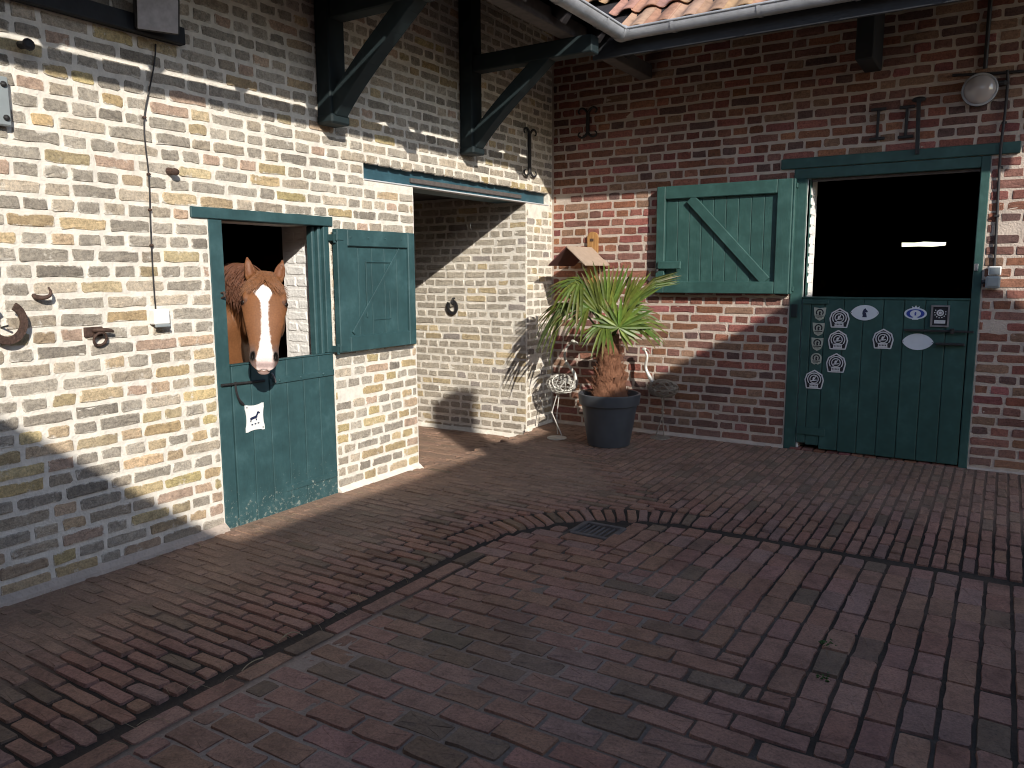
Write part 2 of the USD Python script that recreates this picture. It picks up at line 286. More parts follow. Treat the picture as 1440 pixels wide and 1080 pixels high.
reveal3 = lambda V: np.c_[V[:, 0], -.5-V[:, 2], V[:, 1]]
def pick_left(c, rng):
    y, z = c[0], c[1]; warm = np.clip(.62 - .42*(z-1.0) + .16*(y+3), .12, .8)
    n = meshkit.noise(A([[y*1.3, z*1.3, 3.]]))[0]; warm = np.clip(warm+(n-.5)*.5, .05, .9); r = rng.random()
    if r < warm*.62: col = A([.41, .325, .20])*rng.uniform(.75, 1.15)*A([1, rng.uniform(.92, 1.04), rng.uniform(.85, 1.15)])
    elif r < warm*.62+.20: col = A([.37, .315, .25])*rng.uniform(.75, 1.15)
    elif r < .90: col = A([.325, .290, .245])*rng.uniform(.76, 1.15)
    elif r < .95: col = A([.22, .195, .165])*rng.uniform(.8, 1.2)
    else: col = A([.37, .27, .21])
    return col*1.32
def pick_pier(c, rng):
    return (A([.36, .32, .265]) if rng.random() < .75 else A([.42, .34, .22]) if rng.random() < .6 else A([.27, .24, .22]))*rng.uniform(1.05, 1.38)
def pick_right(c, rng):
    r = rng.random()
    if r < .58: col = A([.215, .100, .080])*rng.uniform(.65, 1.2)*A([1, rng.uniform(.9, 1.25), rng.uniform(.9, 1.25)])
    elif r < .80: col = A([.175, .105, .092])*rng.uniform(.7, 1.15)
    elif r < .92: col = A([.215, .155, .115])*rng.uniform(.8, 1.1)
    else: col = A([.105, .075, .072])
    return col*A([1.24, 1.05, 1.0])
rng = np.random.default_rng(7)
# left stable wall (plane x = 0)
LDOOR = (-4.037, -3.084, -.1, 1.93); PASS = (-2.179, -.5, -.2, 2.212)
wl = thing('brick_wall', 'pale yellow and grey brick stable wall with white mortar around the small horse door', 'wall', (0, -4.5, 0))
lp = sbox(-9.4, -.0, -.15, 4.35).difference(sbox(LDOOR[0], LDOOR[1], -.5, 1.87)).difference(sbox(PASS[0], PASS[1], -.5, 2.28)).difference(sbox(-2.725, -.074, 2.212, 2.335))
part(wl, 'mortar_bed', slab(lp, left3, .35), LK['mortar_white'])
holesL = [(-4.037, -3.084, -1, 1.866), (-4.15, -3.055, 1.862, 1.93), (-2.179, -.5, -1, 2.21), (-2.725, -.06, 2.205, 2.335)]
cellsL = [c for c in courses(-6.4, .0, .035, 4.3, .0785, .245, .134, .0145, holesL, rng, mix=.36) if c[0] < -.5 or True]
lay(wl, cellsL, left3, LK['brick_pale'], lambda c, r: pick_pier(c, r) if c[0] > -.55 else pick_left(c, r), rng, .0024, .0055)
part(wl, 'mortar_fillet', hull([(0, -9, -.03), (.055, -9, -.03), (.04, -9, .03), (0, -9, .06), (0, -4.037, -.03), (.055, -4.037, -.03), (.04, -4.037, .03), (0, -4.037, .06)]), LK['mortar_grey'])
part(wl, 'mortar_fillet', hull([(0, -3.084, -.05), (.05, -3.084, -.05), (.035, -3.084, .025), (0, -3.084, .05), (0, -2.17, -.08), (.06, -2.17, -.08), (.04, -2.17, .0), (0, -2.17, .03)]), LK['mortar_white'])
# limewashed reveal of the horse door: bricks of the jamb seen through the opening
rv3 = lambda V: np.c_[V[:, 0], -3.118-V[:, 2], V[:, 1]]
for k in range(26):
    u = -.40
    while u < -.06:
        L = .20 if k % 2 else .11
        V, F, E = brick((min(u+L/2, -.07), .08+k*.0785, min(L, -.05-u)-.008, .068), rng, .003, .006, .009)
        if min(L, -.05-u) > .05: part(wl, 'limewashed_brick', (rv3(V), F), LK['limewash'])
        u += L
part(wl, 'jamb_plaster', bx(-.42, -.06, -3.118, -2.95, 0, 2.1, 0), LK['limewash'])
# passage wall
wp = thing('brick_wall', 'limewashed brick passage wall with a rounded corner pier, right of the open passage', 'wall', (-1, -.5, 0))
part(wp, 'mortar_bed', slab(sbox(-3.2, -.352, -.15, 2.6), reveal3, .28), LK['mortar_white'])
part(wp, 'mortar_bed', slab(sbox(-.352, -.0015, -.15, 2.2125), lambda V: reveal3(V)-A([0, .0015, 0]), .02), LK['mortar_white'])
lay(wp, [c for c in courses(-3.1, .007, -.08, 2.28, .0785, .245, .134, .0140, [(-.352, .1, 2.185, 3)], rng)], reveal3, LK['brick_pale'], pick_pier, rng, .0024, .005)
part(wp, 'mortar_fillet', hull([(-3, -.5, -.1), (-3, -.56, -.1), (-3, -.5, -.03), (.02, -.5, -.1), (.02, -.56, -.1), (.02, -.5, -.03)]), LK['mortar_white'])
part(wp, 'mortar_fillet', hull([(0, -.53, -.1), (.06, -.53, -.1), (0, -.53, .02), (0, 0, -.1), (.06, 0, -.1), (0, 0, .05)]), LK['mortar_white'])
# right stable wall (plane y = 0)
wr = thing('brick_wall', 'dark red brick stable wall with grey mortar behind the potted palm', 'wall', (2.4, 0, 0))
RD = (2.341, 3.744, -1, 2.40)
rp = sbox(.0, 7.2, 0, 4.3).difference(sbox(2.36, 3.72, -.5, 2.38))
part(wr, 'mortar_bed', slab(rp, right3, .30), LK['mortar_grey'])
lay(wr, courses(.012, 5.2, .03, 4.2, .0812, .258, .140, .0135, [RD, (2.225, 3.925, 2.395, 2.484)], rng), right3, LK['brick_red'], pick_right, rng, .0022, .0045)
part(wr, 'mortar_fillet', hull([(.05, 0, -.05), (.05, -.05, -.05), (.05, -.03, .015), (.05, 0, .035), (2.34, 0, -.05), (2.34, -.05, -.05), (2.34, -.03, .015), (2.34, 0, .035)]), LK['mortar_grey'])
part(wr, 'mortar_fillet', hull([(3.746, 0, -.05), (3.746, -.05, -.05), (3.746, -.03, .005), (3.746, 0, .02), (6, 0, -.05), (6, -.05, -.05), (6, -.03, .005), (6, 0, .02)]), LK['mortar_grey'])
for k in range(13):   # brick-on-edge sill under the right door
    part(wr, 'sill_brick', bx(2.40+k*.1, 2.49+k*.1, -.035-rng.uniform(0, .008), .1, -.05, .028-k*.0012, .006), LK['paver'], tint=pick_right((0, 0), rng)*.8, edge=None)
for k in range(27):   # limewashed left jamb of the right opening
    u = .03
    while u < .30:
        L = .12 if k % 2 else .22; w = min(L, .30-u)
        if w > .05:
            V, F, E = brick((u+w/2, .1+k*.0812, w-.008, .072), rng, .003, .006, .009)
            part(wr, 'limewashed_brick', (np.c_[2.462+V[:, 2], V[:, 0], V[:, 1]], F[:, ::-1]), LK['limewash'])
        u += L
part(wr, 'jamb_plaster', bx(2.37, 2.462, .012, .30, 0, 2.37, 0), LK['limewash'])
# rooms behind the openings
def room(t, x0, x1, y0, y1, z0, z1, open_, th=.08):
    """five dark slabs; the side named in open_ is left to the wall itself"""
    S = {'floor': (x0, x1, y0, y1, z0-th, z0), 'ceiling': (x0-.0, x1, y0, y1, z1, z1+th), 'back': None}
    part(t, 'floor', bx(x0, x1, y0, y1, z0-th, z0, 0), LK['dark_room']); part(t, 'ceiling', bx(x0, x1, y0, y1, z1, z1+th, 0), LK['soffit'])
    if 'x0' not in open_: part(t, 'inner_wall', bx(x0-th, x0, y0-th, y1+th, z0-th, z1+th, 0), LK['dark_room'])
    if 'x1' not in open_: part(t, 'inner_wall', bx(x1, x1+th, y0-th, y1+th, z0-th, z1+th, 0), LK['dark_room'])
    if 'y0' not in open_: part(t, 'inner_wall', bx(x0, x1, y0-th, y0, z0-th, z1+th, 0), LK['dark_room'])
    if 'y1' not in open_: part(t, 'inner_wall', bx(x0, x1, y1, y1+th, z0-th, z1+th, 0), LK['dark_room'])
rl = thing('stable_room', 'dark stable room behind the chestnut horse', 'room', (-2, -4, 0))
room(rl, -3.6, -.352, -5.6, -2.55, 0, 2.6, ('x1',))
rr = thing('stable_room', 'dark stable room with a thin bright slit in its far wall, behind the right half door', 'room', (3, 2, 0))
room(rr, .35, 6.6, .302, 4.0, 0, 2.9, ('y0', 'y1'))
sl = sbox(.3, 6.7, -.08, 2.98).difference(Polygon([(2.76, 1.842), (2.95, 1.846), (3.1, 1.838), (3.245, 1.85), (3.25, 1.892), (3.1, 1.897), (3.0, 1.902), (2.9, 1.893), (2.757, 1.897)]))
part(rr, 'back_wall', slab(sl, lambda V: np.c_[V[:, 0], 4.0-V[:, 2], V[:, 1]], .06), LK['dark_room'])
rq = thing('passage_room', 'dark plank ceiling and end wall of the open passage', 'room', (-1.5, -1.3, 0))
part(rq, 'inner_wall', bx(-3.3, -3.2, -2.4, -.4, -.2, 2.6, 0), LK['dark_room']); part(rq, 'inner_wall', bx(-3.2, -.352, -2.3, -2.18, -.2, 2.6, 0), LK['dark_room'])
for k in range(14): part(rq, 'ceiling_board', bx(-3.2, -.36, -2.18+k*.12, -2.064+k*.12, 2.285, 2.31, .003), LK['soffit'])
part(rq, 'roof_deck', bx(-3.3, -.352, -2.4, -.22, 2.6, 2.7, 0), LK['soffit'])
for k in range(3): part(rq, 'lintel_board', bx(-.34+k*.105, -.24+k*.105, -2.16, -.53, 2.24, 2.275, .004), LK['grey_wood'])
# ---------------------------------------------------------------- ground and paving
def sgut(x, y, cx=2.42, cy=-3.45, r=1.0):
    a, b = cx-x, y-cy
    return (math.sqrt(a*a+b*b) if a > 0 and b > 0 else (a if a > b else b))-r
_NZ = {}
def nz(x, y, s, seed=0):
    if (s, seed) not in _NZ:
        gx_, gy_ = np.meshgrid(np.arange(-4, 7, .04), np.arange(-9, 1, .04), indexing='ij'); _NZ[(s, seed)] = meshkit.fbm(np.stack([gx_*s, gy_*s, np.full(gx_.shape, 1.3)], -1), 3, seed)
    G_ = _NZ[(s, seed)]; u, v = (x+4)/.04, (y+9)/.04; i, j = min(max(int(u), 0), G_.shape[0]-2), min(max(int(v), 0), G_.shape[1]-2); a, b = u-i, v-j
    return float((G_[i, j]*(1-a)+G_[i+1, j]*a)*(1-b)+(G_[i, j+1]*(1-a)+G_[i+1, j+1]*a)*b)
def gz(x, y):
    s = sgut(x, y)
    base = -.012*np.clip((1.3-s)/1.3, 0, 1) if s > 0 else -.034+.03*np.clip(-s/1.2, 0, 1)
    if x < .1: base = min(base, -.085*np.clip((.1-x)/.14, 0, 1)) if -2.3 < y < -.4 else base
    return base + .010*(nz(x, y, .9, 5)-.5)
def dust(x, y):
    s = sgut(x, y)
    if s < 0: return np.clip(.35*(nz(x, y, 1.3, 2)-.45)*3, 0, .3)
    if x+y > -.3 and x > .6: return .62*float(np.clip((s-.35)/.6+1.5*(nz(x, y, 1.6, 9)-.5)-.2*np.clip((x-2.6)/1.5, 0, 1), 0, 1))
    w = min(x, -y) if y > -5.2 else x
    return float(np.clip((s-.22)/.45 + 1.5*(nz(x, y, 1.6, 9)-.5) - .55*np.clip((-4.7-y)/.8, 0, 1) - .25*np.clip((x-2.6)/1.5, 0, 1), 0, 1))
pav = thing('courtyard_paving', 'dark red brick courtyard paving with a curved gutter line', 'paving', (2, -3, 0), kind='structure')
DUSTC = A([.300, .208, .155])
def paver_cells():
    out = []   # x, y, length, width, angle (0 = long axis along x)
    P, L, J = .0705, .232, .006; PF = .1125
    rg = np.random.default_rng(3)
    def run(a, b, off):
        u = a; first = True; ivs = []
        v = a - off
        while v < b:
            p, q = max(v, a), min(v+L*rg.uniform(.97, 1.03), b); v += L
            if q-p > .05 or not ivs: ivs.append((p, q)) if q-p > .02 else None
            elif q > ivs[-1][1]: ivs[-1] = (ivs[-1][0], q)
        return ivs
    def clip_s(fixed, axis, a, b, inside, edge):
        """trim interval a..b along axis where s crosses 'edge'"""
        ts = np.linspace(a, b, 160); s = A([sgut(t, fixed) if axis == 0 else sgut(fixed, t) for t in ts])
        ok = (s < edge) if inside else (s > edge)
        return (ts[ok][0], ts[ok][-1]) if ok.any() else None
    for m in range(-3, 120):      # aprons, mitred on x + y = 0
        X = .0+P*m; c = X+P/2
        if X >= 0:
            pass
            # row at y = -c ending at x = X
            lo, hi = .035, X
            ts = np.linspace(lo, hi, 200) if hi > lo+.05 else []
            if len(ts):
                good = [t for t in ts if sgut(t, -c) > (.004 if c > 3.45 else .212)]
                if good:
                    for p, q in run(lo, max(good), rg.uniform(0, .02)+(.116 if m % 2 else 0)): out.append(((p+q)/2, -c, q-p-J, P-J, 0))
            lo, hi = -X-P, -.035
            ts = np.linspace(lo, hi, 200)
            good = [t for t in ts if sgut(c, t) > (.004 if c > 2.42 else .212)]
            if good and hi-min(good) > .03 and c < 5.4:
                for p, q in run(min(good), hi, rg.uniform(0, .02)+(.116 if m % 2 else 0)): out.append((c, (p+q)/2, q-p-J, P-J, 1))
    for k in range(24):      # soldier ring round the bend of the gutter
        th = PI/2*(k+.5)/24; R_ = 1.0+.106; out.append((2.42-R_*math.cos(th), -3.45+R_*math.sin(th), .200, PI/2*1.06/24-.005, ('r', th)))
    for k in range(14): out.append((1.475, -3.56-.24*k, .232, .098, 1))     # stretcher border along the left gutter
    X0 = 1.56
    for m in range(0, 60):      # field, mitred on x + y = -0.92
        P, L = PF, .2215; X = X0+P*(m-6); c = X+P/2; yc = -.92-c; 
        good = [t for t in np.linspace(1.30, max(X, 1.31), 200) if sgut(t, yc) < (-.125 if yc < -3.45 else -.010)]
        if good and yc > -8.2:
            for p, q in run(min(good), max(good), rg.uniform(0, .02)+(.116 if m % 2 else 0)): out.append(((p+q)/2, yc, q-p-J, P-J, 0))
        yb = -.92-X-P
        good = [t for t in np.linspace(max(yb, -8), -2.0, 300) if sgut(c, t) < -.010]
        if good and 1.5 < c < 5.4:
            for p, q in run(min(good), max(good), rg.uniform(0, .02)+(.116 if m % 2 else 0)): out.append((c, (p+q)/2, q-p-J, P-J, 1))
    for k in range(20):      # passage floor
        for p, q in run(-3.1, -.02, .116*(k % 2)): 
            y = -2.12+k*.086
            if y < -.56: out.append(((p+q)/2, y, q-p-J, .079, 0))
    return out
def pick_paver(x, y, rg):
    r = rg.random()
    if r < .78: c = A([.240, .136, .104])*rg.uniform(.86, 1.12)*A([1, rg.uniform(.96, 1.05), rg.uniform(.94, 1.12)])
    elif r < .88: c = A([.220, .140, .122])*rg.uniform(.85, 1.1)
    elif r < .95: c = A([.150, .108, .082])*rg.uniform(.8, 1.1)
    else: c = A([.225, .118, .092])
    return c
prg = np.random.default_rng(11); pv = []
GR = (1.893, -2.80)
for (x, y, l, w, a) in paver_cells():
    if abs(x-GR[0]) < .15 and abs(y-GR[1]) < .13 and a in (0, 1): continue
    V, F, E = brick((0, 0, l, w), prg, .0020, .002, .0065)
    th = 0 if a == 0 else PI/2 if a == 1 else PI-a[1]
    dz = gz(x, y)+prg.normal(0, .0018); D = dust(x, y); s = sgut(x, y)
    tx, ty = prg.normal(0, .009, 2)
    Z = V[:, 2]*1.0; Z[:len(Z)//3] -= .02 if len(Z) else 0
    xl, yl = V[:, 0]*math.cos(th)-V[:, 1]*math.sin(th), V[:, 0]*math.sin(th)+V[:, 1]*math.cos(th)
    X, Y = x+xl, y+yl
    zz = dz+.012+Z+xl*tx+yl*ty
    if 0 < s < .16: zz -= .012*np.clip(1-A([sgut(p, q) for p, q in zip(X, Y)])/.06, 0, 1)**2      # worn, rounded arris at the gutter
    P_ = np.c_[X, Y, zz]; q = px(P_); area = 0
    if (q[:, 2] > .3).all():
        ins = ((q[:, 0] > -10) & (q[:, 0] < 1450) & (q[:, 1] < 1090)).mean(); area = np.ptp(q[:, 0])*np.ptp(q[:, 1])*ins
    c = pick_paver(x, y, prg); c = c*A([1.16, 1.10, 1.05])*(1-.68*D)+DUSTC*.72*D*prg.uniform(.9, 1.1)
    if math.hypot(x-2.2, (y+4.4)*1.6) < .30 or prg.random() < .012: c = c*.5+A([.120, .095, .065])*.5
    pv.append((area, P_, F, E*(1-.3*D), c))
pv.sort(key=lambda m: -m[0])
for a, P_, F, E, c in pv[:300]: part(pav, 'paving_brick', (P_, F), LK['paver'], tint=c, edge=E*.6)
V, F = cat(*[(m[1], m[2]) for m in pv[300:]])
part(pav, 'paving_brickwork', (V, F), LK['paver'], tint=np.vstack([np.tile(m[4], (len(m[1]), 1)) for m in pv[300:]]), edge=np.concatenate([m[3]*.6 for m in pv[300:]]), kind='stuff')
gx, gy = np.arange(-3.2, 5.45, .05), np.arange(-8.2, .06, .05); nx, ny = len(gx), len(gy)
XX, YY = np.meshgrid(gx, gy, indexing='ij'); bz, bc = [], []
for x, y in zip(XX.ravel(), YY.ravel()):
    D = dust(x, y); s = sgut(x, y); z = gz(x, y)+.012-.0075*(1-D)-.0005
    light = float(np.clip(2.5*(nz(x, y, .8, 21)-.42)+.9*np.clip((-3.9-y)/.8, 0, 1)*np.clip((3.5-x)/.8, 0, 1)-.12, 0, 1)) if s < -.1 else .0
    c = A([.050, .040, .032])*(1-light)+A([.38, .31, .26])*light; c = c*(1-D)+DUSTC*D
    if -.025 < s < .006: z -= .003+.006*nz(x, y, 9, 4); c = A([.055, .043, .034])*(.6+nz(x, y, 9, 6))
    if light > .3: z += .0045*light
    bz.append(z); bc.append(c)
V = np.c_[XX.ravel(), YY.ravel(), bz]; I = np.arange(nx*ny).reshape(nx, ny)
F = np.vstack([np.c_[I[:-1, :-1].ravel(), I[1:, :-1].ravel(), I[1:, 1:].ravel()], np.c_[I[:-1, :-1].ravel(), I[1:, 1:].ravel(), I[:-1, 1:].ravel()]])
cen = V[F].mean(1); F = F[~((cen[:, 0] < -.05) & ((cen[:, 1] < -2.2) | (cen[:, 1] > -.45)))]
bed_look = mat('sand_bed', {'g': ('geometry', {}), 't': ('attribute', {'attribute': 'tint'}), 'n': ('noise_texture', {'scale': 60, 'detail': 6, 'roughness': .8}), 'r': ('rgb_ramp', {'ramp': [(.3, (.7, .7, .7)), (.7, (1.25, 1.22, 1.2))]}),
    'm': ('mix_color', {'blend_type': 'multiply', 'fac': 1., 'use_clamp': False}), 'b': ('bump', {'strength': .8, 'distance': .01}), 'p': ('principled_bsdf', {'roughness': .95, 'specular_ior_level': .2})},
    [('g.position', 'n.vector'), ('n.fac', 'r.fac'), ('t.color', 'm.a'), ('r.color', 'm.b'), ('m.result', 'p.base_color'), ('n.fac', 'b.height'), ('b.normal', 'p.normal')])
part(pav, 'sand_bed', (V, F), bed_look, smooth=True, tint=A(bc))
gd = thing('ground', 'earth ground around the stables', 'ground', (0, 0, 0), kind='structure')
part(gd, 'earth', (A([[-300, -300, -.22], [300, -300, -.22], [300, 300, -.22], [-300, 300, -.22.__float__()]]), A([[0, 1, 2], [0, 2, 3]])), simple('earth', (.16, .13, .09), 1., var=.3, scale=1.))
dr = thing('drain_grate', 'small square cast iron drain grate set at the bend of the gutter line', 'drain', (GR[0], GR[1], -.02))
g0 = gz(*GR)+.004
part(dr, 'frame', cat(*[beam((GR[0]-.13, GR[1]+s*.11, g0), (GR[0]+.13, GR[1]+s*.11, g0), .03, .03) for s in (-1, 1)], *[beam((GR[0]+s*.13, GR[1]-.11, g0+.002), (GR[0]+s*.13, GR[1]+.11, g0+.002), .03, .03) for s in (-1, 1)]), LK['grey_wood'])
for k in range(7): part(dr, 'bar', beam((GR[0]-.10+k*.034, GR[1]-.10, g0-.004), (GR[0]-.10+k*.034, GR[1]+.10, g0-.004), .014, .02), LK['grey_wood'])
part(dr, 'pit', bx(GR[0]-.12, GR[0]+.12, GR[1]-.10, GR[1]+.10, g0-.06, g0-.045, 0), LK['black_wood'])
# ---------------------------------------------------------------- roofs, gutters, eaves
EX, EZ, SL = 1.22, 3.40, .84
zw = lambda x: EZ+SL*(EX-x)
EY = -1.20
zn = lambda y: 3.372+SL*(y-EY)
def deck(poly, f, up, dn):
    v, fc = ext(poly, 1.0); z = A([f(p[0], p[1]) for p in v]); return np.c_[v[:, :2], z+np.where(v[:, 2] > .5, up, dn)], fc
def pantile(rg):
    W_, n = .208, 8; s = np.linspace(-.5, .5, n+1); h = .020*np.sin(s*2*PI)+.012*np.cos(s*4*PI)*.3
    top = np.c_[s*W_, np.zeros(n+1), h]; V = []
    for v0, dz in ((0, .022), (.36, -.012)): V += [np.c_[top[:, 0], np.full(n+1, v0), top[:, 2]+dz], np.c_[top[:, 0], np.full(n+1, v0), top[:, 2]+dz-.014]]
    V = np.vstack(V); m = n+1; i = np.arange(n); a, b, c, d = i, i+m, i+2*m, i+3*m
    q = lambda p0, p1, p2, p3: np.vstack([np.c_[p0, p1, p2], np.c_[p0, p2, p3]])
    F = np.vstack([q(a, a+1, c+1, c), q(b, d, d+1, b+1), q(a, b, b+1, a+1), q(c, c+1, d+1, d)])
    return V, F
trg = np.random.default_rng(5)
def tile_col(): return A([.40, .225, .150])*trg.uniform(.72, 1.15)*A([1, trg.uniform(.92, 1.15), trg.uniform(.9, 1.2)])
cs, sn = 1/math.hypot(1, SL), SL/math.hypot(1, SL)
r1 = thing('tiled_roof', 'left stable roof of orange clay pantiles over the black eave brackets', 'roof', (0, -4.5, 4))
part(r1, 'roof_boards', deck(Polygon([(EX-.03, EY+.05), (-3.9, 4.15), (-4, -9.6), (EX-.03, -9.6)]), lambda x, y: zw(x), -.035, -.075), LK['soffit'])
for k in range(40):
    for row in range(6):
        y = -1.35-.20*k + (row*.31*cs if False else 0); x = EX-row*.32*cs
        V, F = pantile(trg); V = V + [trg.normal(0, .003), trg.normal(0, .006), trg.normal(0, .002)]
        part(r1, 'roof_tile', (np.c_[x-V[:, 1]*cs-V[:, 2]*sn*-1*0+V[:, 2]*sn, y+V[:, 0], zw(x)+V[:, 1]*sn+V[:, 2]*cs], F[:, ::-1]), LK['tile'], tint=tile_col(), smooth=40)
part(r1, 'tile_field', deck(Polygon([(-.3, -.3), (-4, 4), (-4, -9.6), (-.3, -9.6)]), lambda x, y: zw(x), .03, -.03), LK['tile'], tint=A([.34, .16, .10]))
part(r1, 'purlin', bx(.93, 1.05, -9.5, -.02, 3.285, 3.405, .006), LK['grey_wood'])
for k in range(16): part(r1, 'rafter', beam((EX-.06, -9+k*.55, zw(EX-.06)-.125), (-.3, -9+k*.55, zw(-.3)-.125), .07, .10), LK['soffit'])
r2 = thing('tiled_roof', 'right stable roof of orange clay pantiles above the dark red wall', 'roof', (3, 1, 4))
part(r2, 'roof_boards', deck(Polygon([(1.15, EY+.02), (5.45, EY+.02), (5.45, 4.4), (-4.5, 4.4)]), lambda x, y: zn(y), -.035, -.075), LK['soffit'])
for row in range(11):
    y = EY+row*.32*cs
    for k in range(27):
        x = 5.36-.20*k
        if x < -y+.02: continue
        V, F = pantile(trg); V = V + [trg.normal(0, .003), trg.normal(0, .006), trg.normal(0, .002)]
        part(r2, 'roof_tile', (np.c_[x+V[:, 0], y+V[:, 1]*cs-V[:, 2]*sn, zn(y)+V[:, 1]*sn+V[:, 2]*cs], F), LK['tile'], tint=tile_col(), smooth=40)
part(r2, 'tile_field', deck(Polygon([(-1.7, 1.75), (5.45, 1.75), (5.45, 4.4), (-4.4, 4.4)]), lambda x, y: zn(y), .03, -.03), LK['tile'], tint=A([.34, .16, .10]))
part(r2, 'wall_plate', bx(.9, 5.4, -.16, -.015, 3.62, 3.78, .006), LK['black_wood'])
part(r2, 'fascia', bx(1.02, 5.4, EY+.03, EY+.055, 3.20, 3.40, .003), LK['black_wood'])
for k in range(8): part(r2, 'rafter', beam((1.7+k*.5, EY+.08, zn(EY+.08)-.125), (1.7+k*.5, .25, zn(.25)-.125), .07, .10), LK['soffit'])
part(r2, 'beam_end', bx(2.83, 2.96, -.45, .0, 3.10, 3.55, .01), LK['black_wood'])
def gutter_mesh(p, q, r=.065):
    p, q = A(p, float), A(q, float); d = (q-p)/np.linalg.norm(q-p); s = np.cross(d, [0, 0, 1]); n = 14; V = []
    ths = np.linspace(PI, 2*PI, n+1)
    for e in (p, q):
        for rr in (r, r-.004): V.append(e + rr*(np.cos(ths)[:, None]*s + np.sin(ths)[:, None]*A([0, 0, 1.])))
    V = np.vstack(V); m = n+1; i = np.arange(n); a, b, c, e = i, i+m, i+2*m, i+3*m
    F = np.vstack([np.c_[a, a+1, c+1], np.c_[a, c+1, c], np.c_[b, e+1, b+1], np.c_[b, e, e+1]])
    return V, F
GZ = 3.352; GXw, GYn = 1.30, -1.245
gu1 = thing('gutter', 'half round zinc gutter running above the left brick wall to the corner', 'gutter', (GXw, -5, GZ))
part(gu1, 'trough', gutter_mesh((GXw, -9.5, GZ), (GXw, GYn-.04, GZ)), LK['zinc'], smooth=40)
part(gu1, 'rolled_rim', tube([(GXw+.066, -9.5, GZ), (GXw+.066, GYn-.04, GZ)], .009), LK['zinc'], smooth=True)
for k in range(8):
    y = -1.62-k*.62; part(gu1, 'clip', gutter_mesh((GXw, y-.014, GZ), (GXw, y+.014, GZ), .070), LK['zinc'], smooth=40)
gu2 = thing('gutter', 'half round zinc gutter running above the dark red wall, right of the corner', 'gutter', (3.3, GYn, GZ))
part(gu2, 'trough', gutter_mesh((GXw+.04, GYn, GZ), (5.46, GYn, GZ)), LK['zinc'], smooth=40)
part(gu2, 'rolled_rim', tube([(GXw+.05, GYn-.066, GZ), (5.46, GYn-.066, GZ)], .009), LK['zinc'], smooth=True)
part(gu2, 'corner_piece', cat(ball((GXw, GYn, GZ-.012), (.073, .073, .06), 3), gutter_mesh((GXw, GYn, GZ), (GXw+.09, GYn, GZ), .069), gutter_mesh((GXw, GYn-.09, GZ), (GXw, GYn, GZ), .069)), LK['zinc'], smooth=40)
for k in range(8):
    x = 1.72+k*.62; part(gu2, 'clip', gutter_mesh((x-.014, GYn, GZ), (x+.014, GYn, GZ), .070), LK['zinc'], smooth=40)
def bracket(y, label):
    t = thing('eave_bracket', label, 'bracket', (0, y, 2.55), group='black timber brackets carrying the left eave')
    part(t, 'post', bx(.006, .13, y-.075, y+.075, 2.56, 4.2, .008), LK['green_dark'])
    part(t, 'foot', bx(.006, .15, y-.085, y+.085, 2.515, 2.575, .012), LK['green_dark'])
    part(t, 'arm', bx(.13, 1.20, y-.06, y+.06, 3.16, 3.285, .008), LK['green_dark'])
    c = spline([(.11, y, 2.60), (.22, y, 2.72), (.42, y, 2.90), (.62, y, 3.06), (.80, y, 3.20)], 12)
    part(t, 'brace', cat(*[beam(c[i], c[i]+(c[i+1]-c[i])*1.06, .11, .11, up=(-.6, 0, .8), b=.004) for i in range(11)]), LK['green_dark'])
    return t
b0 = bracket(-1.49, 'black green eave bracket over the passage beam, right one of the two')
copy_of(b0, 'eave_bracket', 'black green eave bracket cut off by the upper edge, above the horse door', (0, -3.08, 2.55), 'bracket', 'black timber brackets carrying the left eave')
pb = thing('passage_beam', 'blue green painted timber beam over the open passage', 'beam', (0, -1.4, 2.2))
part(pb, 'timber', bx(-.34, -.048, -2.722, -.076, 2.214, 2.331, .004), LK['beam_blue'])
part(pb, 'drip_lip', bx(-.055, .008, -2.722, -.074, 2.204, 2.2135, .002), LK['plaque_white'])
# far sides of the yard (behind the camera; they shade the yard)
far_brick = mat('far_brickwork', {'g': ('geometry', {}), 'mp': ('mapping', {'rotation': (PI/2, 0, 0)}), 'b': ('brick_texture', {'color1': (.2, .09, .07), 'color2': (.15, .08, .065), 'mortar': (.4, .35, .3), 'scale': 1., 'brick_width': .24, 'row_height': .08, 'mortar_size': .008}),
    'p': ('principled_bsdf', {'roughness': .95})}, [('g.position', 'mp.vector'), ('mp.vector', 'b.vector'), ('b.color', 'p.base_color')])
def wing(name, label, gable, walls, roof, chim=None):
    t = thing(name, label, 'building', gable); part(t, 'wall', walls, far_brick); part(t, 'roof', roof, LK['tile'], tint=A([.36, .17, .10]))
    if chim is not None: part(t, 'chimney', chim, far_brick)
    return t
def prism(pts2, axis, a, b):
    P = A(pts2, float); o = [np.insert(p, axis, a) for p in P]+[np.insert(p, axis, b) for p in P]; return hull(o)
XR, ZR = 7.317, 4.27
e_ = thing('stable_wing', 'low brick stable wing with a tiled roof on the far side of the yard', 'building', (7, -8, 0))
part(e_, 'wall', bx(6.3, 8.62, -14, -3.15, -.2, 3.2, 0), far_brick)
part(e_, 'roof', cat(prism([(5.7, 3.02), (5.7, 2.95), (XR, ZR-.07), (XR, ZR)], 1, -14, -3.0), prism([(XR, ZR), (XR, ZR-.07), (8.7, 3.05), (8.7, 3.12)], 1, -14, -3.0), prism([(6.3, 3.2), (8.55, 3.2), (XR, ZR-.08)], 1, -13.9, -3.12)), LK['tile'], tint=A([.36, .17, .10]))
part(e_, 'chimney', bx(7.20, 7.44, -6.80, -6.52, 3.6, 5.2, .01), far_brick)
s_ = thing('stable_wing', 'brick stable wing with a tiled roof behind the viewer', 'building', (2, -11, 0))
part(s_, 'wall', bx(-4, 6.0, -13, -9.3, -.2, 3.6, 0), far_brick)
